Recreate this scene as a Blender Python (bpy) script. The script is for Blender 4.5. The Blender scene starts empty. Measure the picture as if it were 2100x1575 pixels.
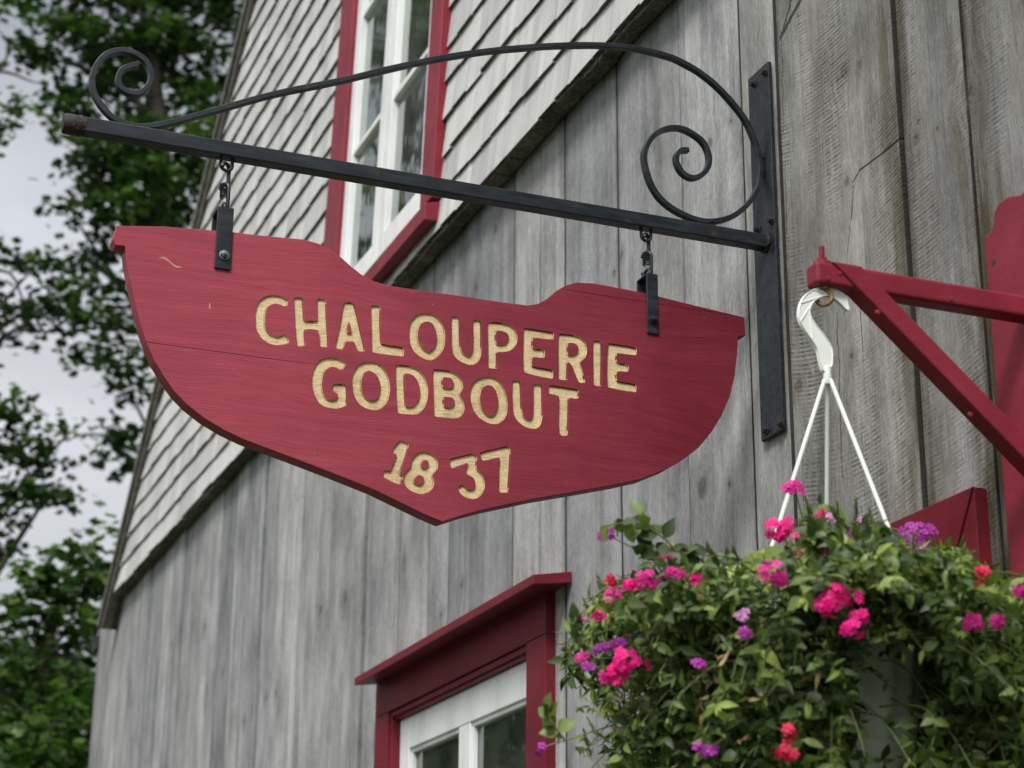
import bpy, bmesh, math, random
import numpy as np
from mathutils import Vector, Matrix
random.seed(7); rng = np.random.default_rng(7)
sc = bpy.context.scene
COL = sc.collection
R_ = math.radians

# ------------------------------------------------------------------ camera
# World: X runs along the wall away from the camera, wall face is Y=0 (outside is +Y), Z up.
A = np.array([[-0.36691978, 0.30375245, 0.87926351],
              [-0.93022934, -0.12648806, -0.34449113],
              [0.00657631, -0.94431733, 0.32897041]])      # camera (right, down, forward) -> world
FPX = 4001.88
CAM = np.array([0.0, 1.8, 1.5])
cam = bpy.data.cameras.new('camera'); co = bpy.data.objects.new('camera', cam); COL.objects.link(co)
right, down, fwd = A[:, 0], A[:, 1], A[:, 2]
m = Matrix(((right[0], -down[0], -fwd[0], CAM[0]), (right[1], -down[1], -fwd[1], CAM[1]),
            (right[2], -down[2], -fwd[2], CAM[2]), (0, 0, 0, 1)))
co.matrix_world = m
cam.sensor_width = 36; cam.lens = FPX * 36 / 2100; cam.clip_end = 2000; cam.clip_start = .05
sc.camera = co

def ray(px, py): return A @ np.array([px - 1050, py - 787.5, FPX])
def onY(px, py, Y=0.0):
    r = ray(px, py); return CAM + r * (Y - CAM[1]) / r[1]
def onX(px, py, X):
    r = ray(px, py); return CAM + r * (X - CAM[0]) / r[0]
def proj(P):
    q = (np.asarray(P) - CAM) @ A
    return 1050 + q[..., 0] / q[..., 2] * FPX, 787.5 + q[..., 1] / q[..., 2] * FPX

cam.dof.use_dof = True
cam.dof.focus_distance = 3.62
cam.dof.aperture_fstop = 5.6
cam.dof.aperture_blades = 7

# ------------------------------------------------------------------ world, sun, exposure
SUN_EL, SUN_AZ = 46, 142            # azimuth of the direction TO the sun, from +X towards +Y
world = bpy.data.worlds.new('World'); sc.world = world; world.use_nodes = True
nt = world.node_tree; nt.nodes.clear()
def N(nt, t, **k):
    n = nt.nodes.new(t)
    for a, b in k.items(): setattr(n, a, b)
    return n
out = N(nt, 'ShaderNodeOutputWorld'); bg = N(nt, 'ShaderNodeBackground')
sky = N(nt, 'ShaderNodeTexSky'); sky.sky_type = 'NISHITA'; sky.sun_disc = False
sky.sun_elevation = R_(SUN_EL); sky.sun_rotation = R_(90 - SUN_AZ)
tc = N(nt, 'ShaderNodeTexCoord'); sep = N(nt, 'ShaderNodeSeparateXYZ')
nt.links.new(tc.outputs['Generated'], sep.inputs[0])
ramp = N(nt, 'ShaderNodeValToRGB')
nt.links.new(sep.outputs['Z'], ramp.inputs[0])
el = ramp.color_ramp.elements
el[0].position = 0.0; el[0].color = (0.07, 0.075, 0.08, 1)
el[1].position = 1.0; el[1].color = (1.25, 1.25, 1.27, 1)
for p, c in ((.10, (.18, .19, .21, 1)), (.17, (.46, .48, .51, 1)), (.30, (.70, .71, .74, 1)), (.38, (.56, .575, .61, 1)), (.50, (.32, .335, .37, 1)), (.60, (.30, .32, .36, 1)), (.80, (.8, .8, .82, 1))):
    e = el.new(p); e.color = c
mp = N(nt, 'ShaderNodeMapping'); mp.inputs['Scale'].default_value = (2.2, 2.2, 5)
ns = N(nt, 'ShaderNodeTexNoise'); ns.inputs['Scale'].default_value = 1.3; ns.inputs['Detail'].default_value = 4
nt.links.new(tc.outputs['Generated'], mp.inputs[0]); nt.links.new(mp.outputs[0], ns.inputs['Vector'])
mr = N(nt, 'ShaderNodeMapRange'); mr.inputs[1].default_value = .3; mr.inputs[2].default_value = .7
mr.inputs[3].default_value = 6.6; mr.inputs[4].default_value = 10.6
nt.links.new(ns.outputs['Fac'], mr.inputs[0])
vm = N(nt, 'ShaderNodeVectorMath', operation='SCALE')
# sky made brighter round the hidden sun, added for more frontal light
dt = N(nt, 'ShaderNodeVectorMath', operation='DOT_PRODUCT'); nt.links.new(tc.outputs['Generated'], dt.inputs[0])
dt.inputs[1].default_value = (math.cos(R_(SUN_EL)) * math.cos(R_(SUN_AZ)), math.cos(R_(SUN_EL)) * math.sin(R_(SUN_AZ)), math.sin(R_(SUN_EL)))
gl_ = N(nt, 'ShaderNodeMapRange'); nt.links.new(dt.outputs['Value'], gl_.inputs[0])
gl_.inputs[1].default_value = .1; gl_.inputs[2].default_value = 1; gl_.inputs[3].default_value = 1; gl_.inputs[4].default_value = 2.6
mm = N(nt, 'ShaderNodeMath', operation='MULTIPLY'); nt.links.new(mr.outputs[0], mm.inputs[0]); nt.links.new(gl_.outputs[0], mm.inputs[1])
nt.links.new(ramp.outputs[0], vm.inputs[0]); nt.links.new(mm.outputs[0], vm.inputs['Scale'])
mx = N(nt, 'ShaderNodeMix', data_type='RGBA'); mx.inputs['Factor'].default_value = .93
nt.links.new(sky.outputs[0], mx.inputs[6]); nt.links.new(vm.outputs[0], mx.inputs[7])
nt.links.new(mx.outputs[2], bg.inputs[0]); bg.inputs[1].default_value = .10
nt.links.new(bg.outputs[0], out.inputs[0])

sun = bpy.data.lights.new('sun', 'SUN'); so = bpy.data.objects.new('sun', sun); COL.objects.link(so)
sun.energy = 2.4; sun.angle = R_(14); sun.color = (1, .985, .965)
sd = Vector((math.cos(R_(SUN_EL)) * math.cos(R_(SUN_AZ)), math.cos(R_(SUN_EL)) * math.sin(R_(SUN_AZ)), math.sin(R_(SUN_EL))))
so.rotation_euler = sd.to_track_quat('Z', 'Y').to_euler(); so.location = (0, 5, 9)
sc.view_settings.view_transform = 'Standard'; sc.view_settings.look = 'None'
sc.view_settings.exposure = 0.47; sc.view_settings.gamma = 1

# ------------------------------------------------------------------ material helpers
class G:
    """small node-graph writer"""
    def __init__(s, name):
        s.m = bpy.data.materials.new(name); s.m.use_nodes = True
        s.nt = s.m.node_tree; s.nt.nodes.clear()
        s.out = s.nt.nodes.new('ShaderNodeOutputMaterial')
        s.b = s.nt.nodes.new('ShaderNodeBsdfPrincipled')
        s.nt.links.new(s.b.outputs[0], s.out.inputs[0])
    def n(s, t, **k): return N(s.nt, t, **k)
    def put(s, v, sock):
        if isinstance(v, bpy.types.NodeSocket): s.nt.links.new(v, sock)
        else:
            if hasattr(sock.default_value, '__len__') and not hasattr(v, '__len__'): v = (v,) * len(sock.default_value)
            if hasattr(sock.default_value, '__len__') and len(sock.default_value) == 4 and len(v) == 3: v = (*v, 1)
            sock.default_value = v
    def math(s, op, a, b=0.0, c=0.0):
        n = s.n('ShaderNodeMath', operation=op)
        for i, v in enumerate((a, b, c)): s.put(v, n.inputs[i])
        return n.outputs[0]
    def add(s, a, b): return s.math('ADD', a, b)
    def sub(s, a, b): return s.math('SUBTRACT', a, b)
    def mul(s, a, b): return s.math('MULTIPLY', a, b)
    def mix(s, f, a, b, mode='MIX'):
        n = s.n('ShaderNodeMix', data_type='RGBA', blend_type=mode)
        s.put(f, n.inputs[0]); s.put(a, n.inputs[6]); s.put(b, n.inputs[7]); return n.outputs[2]
    def pos(s):
        return s.n('ShaderNodeNewGeometry').outputs['Position']
    def xyz(s, v):
        n = s.n('ShaderNodeSeparateXYZ'); s.put(v, n.inputs[0]); return n.outputs
    def comb(s, x, y, z):
        n = s.n('ShaderNodeCombineXYZ')
        for i, v in enumerate((x, y, z)): s.put(v, n.inputs[i])
        return n.outputs[0]
    def noise(s, v, scale, detail=3, rough=.55, dist=0.0):
        n = s.n('ShaderNodeTexNoise'); s.put(v, n.inputs['Vector'])
        n.inputs['Scale'].default_value = scale; n.inputs['Detail'].default_value = detail
        n.inputs['Roughness'].default_value = rough; n.inputs['Distortion'].default_value = dist
        return n.outputs['Fac']
    def rng(s, v, a, b, c=0.0, d=1.0, smooth=False):
        n = s.n('ShaderNodeMapRange'); s.put(v, n.inputs[0])
        if smooth: n.interpolation_type = 'SMOOTHSTEP'
        for i, q in enumerate((a, b, c, d)): n.inputs[i + 1].default_value = q
        return n.outputs[0]
    def ramp(s, v, stops):
        n = s.n('ShaderNodeValToRGB'); s.put(v, n.inputs[0]); e = n.color_ramp.elements
        e[0].position, e[0].color = stops[0][0], (*stops[0][1], 1)
        e[1].position, e[1].color = stops[-1][0], (*stops[-1][1], 1)
        for p, c in stops[1:-1]:
            q = e.new(p); q.color = (*c, 1)
        return n.outputs[0]
    def bump(s, h, strength=.3, dist=.002, normal=None):
        n = s.n('ShaderNodeBump'); s.put(h, n.inputs['Height'])
        n.inputs['Strength'].default_value = strength; n.inputs['Distance'].default_value = dist
        if normal is not None: s.put(normal, n.inputs['Normal'])
        return n.outputs[0]
    def attr(s, name):
        return s.n('ShaderNodeAttribute', attribute_name=name).outputs['Fac']
    def fin(s, color=None, rough=None, normal=None, **k):
        if color is not None: s.put(color, s.b.inputs['Base Color'])
        if rough is not None: s.put(rough, s.b.inputs['Roughness'])
        if normal is not None: s.put(normal, s.b.inputs['Normal'])
        for a, v in k.items(): s.put(v, s.b.inputs[a.replace('_', ' ')])
        return s.m

# --- weathered vertical boards
KNOTS = [(1720, 145, .020), (1752, 133, .010), (1865, 289, .014), (1870, 249, .008), (1908, 265, .007), (1726, 372, .013),
         (1975, 190, .022), (1250, 560, .013), (1007, 135, .010), (1451, 292, .014), (1492, 248, .006), (1010, 470, .020), (1434, 1000, .028), (1490, 992, .007),
         (705, 1225, .028), (820, 1150, .012), (895, 1262, .012), (940, 1200, .014), (655, 1250, .020), (560, 1420, .018),
         (415, 1285, .024), (495, 1480, .016), (350, 1320, .016), (265, 1440, .012), (468, 1130, .016), (1735, 730, .008),
         (1625, 790, .02), (1265, 520, .01), (970, 590, .02), (538, 1430, .016), (450, 1380, .018)]
CRACKS = [(1832, 283, 1800, 312, .004), (1800, 312, 1752, 348, .003), (1752, 348, 1738, 372, .002), (1740, 380, 1735, 450, .0018), (1733, 455, 1727, 520, .0012), (1590, 60, 1602, 480, .0013),
          (1632, 0, 1590, 75, .0075), (1612, 0, 1588, 80, .004), (1706, 640, 1716, 980, .0012), (1752, 560, 1757, 720, .0012), (1632, 900, 1640, 1150, .0014), (1496, 1120, 1500, 1200, .0012)]
def mat_boards():
    g = G('weathered_boards'); x, y, z = g.xyz(g.pos()); r = g.attr('rnd')
    off = g.mul(r, 37.0)
    xw = x; core = None; halo = None
    KN = g.rng(g.noise(g.pos(), 60, 3, .6), .3, .7, .5, 1.5)
    for px, py, rad in KNOTS:
        p = onY(px, py, 0.01)
        dx = g.sub(x, float(p[0])); dz = g.mul(g.sub(z, float(p[2])), .85)
        d2 = g.add(g.mul(dx, dx), g.mul(dz, dz))
        k = float(-1 / (2.4 * rad) ** 2)
        w = g.math('EXPONENT', g.mul(d2, k))
        xw = g.sub(xw, g.mul(g.mul(dx, w), .75))
        c = g.rng(g.mul(d2, KN), float((rad * .85) ** 2), float((rad * .35) ** 2))
        core = c if core is None else g.math('MAXIMUM', core, c)
        halo = w if halo is None else g.math('MAXIMUM', halo, w)
    x1 = g.add(xw, off)
    fib = g.noise(g.comb(g.mul(x1, 260.0), 0.0, g.mul(z, 5.0)), 1.0, 4, .6)
    fib2 = g.noise(g.comb(g.mul(x1, 55.0), 0.0, g.mul(z, 1.3)), 1.0, 4, .6, .6)
    fib3 = g.noise(g.comb(g.mul(x1, 13.0), off, g.mul(z, .55)), 1.0, 3, .55, .8)
    speck = g.noise(g.comb(g.mul(x1, 260.0), 3.0, g.mul(z, 90.0)), 1.0, 2, .6)
    # circular-saw marks: wide arcs crossing the board, per-board centre
    cxo = g.mul(g.sub(g.math('FRACT', g.mul(r, 7.31)), .5), .25)
    lx = g.sub(g.attr('bx'), cxo)
    arc = g.mul(g.mul(lx, lx), -.75)
    tilt = g.mul(g.attr('bx'), g.mul(g.sub(g.math('FRACT', g.mul(r, 3.77)), .5), .5))
    zz = g.add(g.add(z, arc), tilt)
    wob = g.noise(g.comb(g.mul(x1, 3.0), 1.0, g.mul(z, 3.0)), 1.0, 2)
    ph = g.add(g.mul(zz, 720.0), g.mul(wob, 11.0))
    saw = g.add(g.mul(g.math('SINE', ph), .5), .5)
    ph2 = g.add(g.mul(zz, 305.0), g.mul(wob, 14.0))
    saw2 = g.add(g.mul(g.math('SINE', ph2), .5), .5)
    sawm = g.rng(g.noise(g.comb(g.mul(x1, 9.0), 5.0, g.mul(z, 2.2)), 1.0, 3), .44, .62)
    sawm = g.mul(g.mul(sawm, g.rng(g.math('FRACT', g.mul(r, 5.13)), .15, .55)), g.rng(x, 3.4, 4.6, 1.0, .3))
    brk = g.rng(g.noise(g.comb(g.mul(x1, 60.0), 2.0, g.mul(z, 30.0)), 1.0, 2), .35, .62)
    sawc = g.mul(g.mul(g.add(g.mul(saw, .55), g.mul(saw2, .45)), sawm), brk)
    blo = g.noise(g.comb(g.mul(x1, 7.0), 2.0, g.mul(z, 3.2)), 1.0, 5, .65)
    fine = g.noise(g.comb(g.mul(x1, 130.0), 6.0, g.mul(z, 40.0)), 1.0, 3, .7)
    v = g.add(g.add(g.mul(fib, .13), g.mul(fine, .19)), g.add(g.mul(fib2, .11), g.add(g.mul(fib3, .21), g.mul(blo, .36))))
    col = g.ramp(v, [(.36, (.080, .081, .081)), (.45, (.205, .206, .206)), (.52, (.315, .314, .309)), (.62, (.48, .479, .472))])
    tone = g.ramp(r, [(0, (.70, .71, .73)), (.3, (.98, .975, .96)), (.55, (1.20, 1.20, 1.17)), (.8, (.82, .83, .85)), (1, (1.06, 1.05, 1.01))])
    col = g.mix(1.0, col, tone, 'MULTIPLY')
    # edge-of-frame shade painted into the colour of the boards nearest the camera
    col = g.mix(g.mul(g.attr('near_shade'), g.rng(blo, .3, .65, .9, .55)), col, g.mix(1.0, col, (.62, .60, .54), 'MULTIPLY'))
    col = g.mix(g.mul(sawc, .50), col, (.12, .115, .11))
    col = g.mix(g.mul(g.rng(speck, .56, .72), .35), col, (.10, .095, .085))
    warm = g.rng(g.noise(g.comb(g.mul(x1, 4.0), 9.0, g.mul(z, .8)), 1.0, 3), .5, .72)
    col = g.mix(g.mul(warm, .16), col, (.30, .26, .19))
    # grey-green algae and brown dirt along board edges of the nearer boards
    ed = g.attr('edge')
    em = g.rng(g.noise(g.comb(g.mul(x1, 20.0), 4.0, g.mul(z, 1.6)), 1.0, 5, .7), .40, .56)
    near = g.rng(x, 3.0, 2.6)
    dirt = g.mul(g.mul(em, near), g.rng(ed, .12, .7))
    col = g.mix(g.mul(dirt, .92), col, (.060, .048, .022))
    seam = g.math('MAXIMUM', g.mul(g.rng(ed, .86, .97), g.rng(blo, .35, .6, .45, .05)), g.rng(ed, .965, .985))
    col = g.mix(g.mul(seam, g.rng(x, 4.0, 6.5, .92, .30)), col, (.022, .019, .015))
    col = g.mix(g.mul(g.rng(halo, .2, .95, 0, 1), .38), col, (.11, .095, .08))
    col = g.mix(g.mul(core, .72), col, g.ramp(g.noise(g.pos(), 150, 3, .6), [(.35, (.035, .030, .026)), (.65, (.16, .135, .11))]))
    crk = None
    wobz = g.mul(g.sub(g.noise(g.comb(g.mul(x, 20.0), 0.0, g.mul(z, 20.0)), 1.0, 4, .7), .5), .022)
    for (ax, ay, bx_, by_, wd) in CRACKS:
        a = onY(ax, ay, 0.01); b = onY(bx_, by_, 0.01); dx_, dz_ = float(b[0] - a[0]), float(b[2] - a[2]); L2 = dx_ * dx_ + dz_ * dz_
        px_ = g.add(g.sub(x, float(a[0])), wobz); pz_ = g.sub(z, float(a[2]))
        h_ = g.math('DIVIDE', g.add(g.mul(px_, dx_), g.mul(pz_, dz_)), L2)
        n_ = g.n('ShaderNodeClamp'); g.put(h_, n_.inputs[0]); h_ = n_.outputs[0]
        ex = g.sub(px_, g.mul(h_, dx_)); ez = g.sub(pz_, g.mul(h_, dz_))
        dd = g.math('SQRT', g.add(g.mul(ex, ex), g.mul(ez, ez)))
        c = g.rng(dd, wd, wd * .3); crk = c if crk is None else g.math('MAXIMUM', crk, c)
    col = g.mix(g.mul(crk, .82), col, (.035, .030, .024))
    h = g.add(g.mul(fib, .8), g.add(g.mul(fib2, .6), g.sub(g.mul(speck, .5), g.mul(sawc, .85))))
    h = g.sub(h, g.add(g.mul(core, .4), g.mul(crk, 2.0)))
    return g.fin(col, g.rng(fib, .3, .7, .72, .9), g.bump(h, .85, .0024), Specular_IOR_Level=.12)

def mat_shingle():
    g = G('painted_shingles'); x, y, z = g.xyz(g.pos()); r = g.attr('rnd')
    x1 = g.add(x, g.mul(r, 19.0))
    fib = g.noise(g.comb(g.mul(x1, 170.0), 0.0, g.mul(z, 5.0)), 1.0, 4, .6)
    st = g.noise(g.comb(g.mul(x1, 16.0), 3.0, g.mul(z, 2.5)), 1.0, 4, .6)
    pat = g.noise(g.comb(g.mul(x1, 45.0), 7.0, g.mul(z, 9.0)), 1.0, 4, .7)
    v = g.add(g.mul(fib, .35), g.add(g.mul(st, .4), g.mul(pat, .25)))
    col = g.ramp(v, [(.3, (.25, .248, .23)), (.44, (.42, .417, .40)), (.56, (.53, .525, .505)), (.7, (.61, .605, .585))])
    tone = g.ramp(r, [(0, (.80, .80, .79)), (.5, (1, 1, .99)), (1, (1.12, 1.11, 1.09))])
    col = g.mix(1.0, col, tone, 'MULTIPLY')
    col = g.mix(g.mul(g.rng(pat, .56, .70), .45), col, (.22, .20, .16))
    h = g.add(fib, g.mul(pat, .6))
    return g.fin(col, .75, g.bump(h, .45, .002))
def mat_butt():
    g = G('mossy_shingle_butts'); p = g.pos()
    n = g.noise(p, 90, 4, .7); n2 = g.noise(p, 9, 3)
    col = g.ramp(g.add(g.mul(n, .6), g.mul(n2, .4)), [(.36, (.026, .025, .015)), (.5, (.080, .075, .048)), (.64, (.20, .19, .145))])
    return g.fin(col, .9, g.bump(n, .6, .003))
def mat_red(name, base, chip=.0, gloss=.42):
    g = G(name); p = g.pos(); x, y, z = g.xyz(p)
    n = g.noise(p, 7, 4, .6); f = g.noise(g.comb(g.mul(x, 30.0), g.mul(y, 30.0), g.mul(z, 160.0)), 1.0, 4, .6)
    f2 = g.noise(p, 220, 2)
    b = np.array(base)
    col = g.ramp(g.add(g.mul(n, .7), g.mul(f, .3)), [(.3, tuple(b * .78)), (.5, tuple(b)), (.7, tuple(b * 1.22 + .006))])
    if chip:
        c = g.rng(g.noise(p, 38, 5, .75), 1 - chip, 1 - chip + .03)
        col = g.mix(c, col, (.30, .27, .23))
    return g.fin(col, g.rng(f2, .3, .7, gloss - .06, gloss + .12), g.bump(g.add(g.mul(f, .7), g.mul(f2, .3)), .22, .0015), Specular_IOR_Level=.2)
def mat_white(name='white_window_paint', base=(.70, .71, .68)):
    g = G(name); p = g.pos(); x, y, z = g.xyz(p)
    n = g.noise(g.comb(g.mul(x, 8.0), g.mul(y, 8.0), g.mul(z, 2.0)), 1.0, 4, .6); f = g.noise(p, 60, 4, .7)
    b = np.array(base)
    col = g.ramp(n, [(.3, tuple(b * .80)), (.5, tuple(b)), (.7, tuple(b * 1.08))])
    col = g.mix(g.rng(f, .66, .74, 0, .55), col, (.34, .33, .28))
    return g.fin(col, .5, g.bump(f, .2, .001))
def mat_metal():
    g = G('dark_painted_iron'); p = g.pos(); x, y, z = g.xyz(p)
    n = g.noise(p, 26, 5, .7); f = g.noise(g.comb(g.mul(x, 90.0), g.mul(y, 12.0), g.mul(z, 90.0)), 1.0, 3)
    col = g.ramp(f, [(.3, (.007, .009, .0115)), (.5, (.012, .0155, .019)), (.7, (.022, .027, .032))])
    col = g.mix(g.rng(n, .60, .72, 0, .8), col, (.055, .032, .020))
    return g.fin(col, g.rng(n, .3, .7, .34, .58), g.bump(g.add(n, g.mul(f, .5)), .18, .001), Metallic=.1, Specular_IOR_Level=.35)
def mat_rust(name='rusty_weld', c=(.026, .017, .014)):
    g = G(name); p = g.pos(); n = g.noise(p, 120, 4, .7); c = np.array(c)
    return g.fin(g.ramp(n, [(.3, tuple(c * .5)), (.55, tuple(c)), (.75, tuple(c * 2.2))]), .7, g.bump(n, .8, .003), Metallic=.2)
def mat_sign_red():
    g = G('sign_red_paint'); p = g.pos(); x, y, z = g.xyz(p)
    # plain-sawn grain drawn as gently bent horizontal fibres
    wr = g.noise(g.comb(0.0, g.mul(y, 2.4), g.mul(z, 3.2)), 1.0, 2, .5)
    zz = g.add(z, g.mul(wr, .07))
    fib = g.noise(g.comb(0.0, g.mul(y, 14.0), g.mul(zz, 420.0)), 1.0, 4, .65)
    ring = g.noise(g.comb(0.0, g.mul(y, 3.0), g.mul(zz, 70.0)), 1.0, 3, .6)
    fleck = g.noise(g.comb(0.0, g.mul(y, 60.0), g.mul(zz, 700.0)), 1.0, 2, .6)
    big = g.noise(p, 3.5, 3)
    v = g.add(g.mul(ring, .45), g.add(g.mul(fib, .35), g.mul(big, .2)))
    col = g.ramp(v, [(.32, (.205, .019, .036)), (.5, (.265, .028, .047)), (.66, (.33, .042, .064))])
    # deep crimson at the wall end, paler and pinker away from it
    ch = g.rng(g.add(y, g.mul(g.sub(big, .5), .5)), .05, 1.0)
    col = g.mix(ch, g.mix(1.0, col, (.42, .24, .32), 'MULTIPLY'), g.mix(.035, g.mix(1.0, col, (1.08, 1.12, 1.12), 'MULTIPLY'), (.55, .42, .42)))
    deep = g.rng(fib, .62, .70, 0, .75)
    col = g.mix(g.mul(deep, g.rng(ring, .45, .62)), col, (.09, .010, .016))
    # pale scratch near the upper left corner
    s0 = onX(345, 546, XS); s1 = onX(425, 635, XS)
    def seg(yc, zc, hw, hh, slope):
        dy = g.sub(y, yc); dz = g.sub(g.sub(z, zc), g.mul(dy, slope))
        cur = g.mul(g.math('SINE', g.mul(dy, 150.0)), .0035)
        a = g.rng(g.math('ABSOLUTE', g.sub(dz, cur)), hh, hh * .3)
        b_ = g.rng(g.math('ABSOLUTE', dy), hw, hw * .6)
        return g.mul(a, b_)
    sc_ = g.math('MAXIMUM', seg(float(s0[1]), float(s0[2]), .022, .0022, .25), seg(float(s1[1]), float(s1[2]), .0016, .007, 0.0))
    col = g.mix(g.mul(sc_, .55), col, (.62, .42, .34))
    nick = g.rng(g.noise(g.comb(0.0, g.mul(y, 70.0), g.mul(z, 110.0)), 1.0, 3, .6), .735, .77)
    col = g.mix(g.mul(nick, .6), col, (.55, .34, .28))
    h = g.add(g.mul(fib, .6), g.add(g.mul(fleck, .4), g.mul(ring, .5)))
    j1, j1e, j2, j2e = onX(306, 711, XS), onX(655, 757, XS), onX(1512, 657, XS), onX(1142, 600, XS)
    z1 = float(j1[2] + j1e[2]) / 2; z2 = float(j2[2] + j2e[2]) / 2
    wav = g.mul(g.sub(g.noise(g.comb(0.0, g.mul(y, 9.0), 0.0), 1.0, 3), .5), .0022)
    l1 = g.mul(g.rng(g.math('ABSOLUTE', g.sub(g.add(z, wav), z1)), .0011, .0003), g.rng(y, float(j1e[1]) - .02, float(j1e[1]) + .12))
    l2 = g.mul(g.rng(g.math('ABSOLUTE', g.sub(g.add(z, wav), z2)), .0011, .0003), g.rng(y, float(j2e[1]) + .01, float(j2e[1]) - .03))
    jn = g.math('MAXIMUM', l1, l2)
    col = g.mix(g.mul(jn, .8), col, (.05, .006, .010)); h = g.sub(h, g.mul(jn, 1.5))
    return g.fin(col, g.rng(fib, .3, .7, .40, .58), g.bump(h, .50, .0016), Specular_IOR_Level=.22)
def mat_gold():
    g = G('carved_gold_paint'); p = g.pos(); x, y, z = g.xyz(p)
    wr = g.noise(g.comb(0.0, g.mul(y, 3.0), g.mul(z, 4.0)), 1.0, 2)
    zz = g.add(z, g.mul(wr, .1))
    fib = g.noise(g.comb(0.0, g.mul(y, 30.0), g.mul(zz, 380.0)), 1.0, 4, .6)
    n = g.noise(p, 55, 4, .6); n2 = g.noise(p, 16, 3)
    v = g.add(g.mul(fib, .4), g.add(g.mul(n, .35), g.mul(n2, .25)))
    col = g.ramp(v, [(.34, (.36, .255, .115)), (.46, (.56, .425, .215)), (.62, (.68, .545, .31))])
    return g.fin(col, .55, g.bump(g.add(g.mul(fib, .5), g.mul(n, .9)), .8, .003))
def mat_plain(name, c, rough=.5, var=.12, scale=30, bump=.1, **k):
    g = G(name); p = g.pos(); n = g.noise(p, scale, 4, .6); c = np.array(c)
    return g.fin(g.ramp(n, [(.3, tuple(c * (1 - var))), (.7, tuple(np.minimum(c * (1 + var), 1)))]), rough, g.bump(n, bump, .002), **k)
def mat_leaf(name, dark, mid, light, trans=.25, rough=.45, vein=False):
    g = G(name); r = g.attr('rnd')
    col = g.ramp(r, [(0, dark), (.5, mid), (.85, light), (1.0, tuple(np.array(light) * 1.25))])
    n = g.noise(g.pos(), 40 if vein else 3, 3)
    col = g.mix(g.rng(n, .35, .65, 0, .35), col, tuple(np.array(dark) * .9))
    g.fin(col, rough, Specular_IOR_Level=.35)
    if vein: g.put(g.bump(g.noise(g.pos(), 300, 3), .5, .001), g.b.inputs['Normal'])
    t = g.n('ShaderNodeBsdfTranslucent'); ms = g.n('ShaderNodeMixShader')
    g.put(g.mix(1.0, col, (1.3, 1.6, .8), 'MULTIPLY'), t.inputs[0]); ms.inputs[0].default_value = trans
    g.nt.links.new(g.b.outputs[0], ms.inputs[1]); g.nt.links.new(t.outputs[0], ms.inputs[2]); g.nt.links.new(ms.outputs[0], g.out.inputs[0])
    return g.m
def mat_glass():
    g = G('window_glass'); p = g.pos()
    x, y, z = g.xyz(p)
    h = g.noise(g.comb(g.mul(x, 5.0), 0.0, g.mul(z, 2.6)), 1.0, 3)
    nb = g.bump(h, .10, .012)
    gl = g.n('ShaderNodeBsdfGlossy'); gl.inputs['Roughness'].default_value = .03; gl.inputs[0].default_value = (.95, 1, .98, 1); g.put(nb, gl.inputs['Normal'])
    tr = g.n('ShaderNodeBsdfTransparent'); tr.inputs[0].default_value = (.80, .86, .82, 1)
    fr = g.n('ShaderNodeFresnel'); fr.inputs[0].default_value = 1.62
    ms = g.n('ShaderNodeMixShader'); g.put(g.math('MINIMUM', g.mul(fr.outputs[0], 1.7), 1.0), ms.inputs[0])
    g.nt.links.new(tr.outputs[0], ms.inputs[1]); g.nt.links.new(gl.outputs[0], ms.inputs[2])
    df = g.n('ShaderNodeBsdfDiffuse'); df.inputs[0].default_value = (.30, .33, .27, 1)      # film of dust on old panes
    m2 = g.n('ShaderNodeMixShader'); g.put(g.rng(g.noise(p, 5, 5, .65), .35, .7, .03, .13), m2.inputs[0])
    g.nt.links.new(ms.outputs[0], m2.inputs[1]); g.nt.links.new(df.outputs[0], m2.inputs[2]); g.nt.links.new(m2.outputs[0], g.out.inputs[0])
    return g.m

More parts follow.
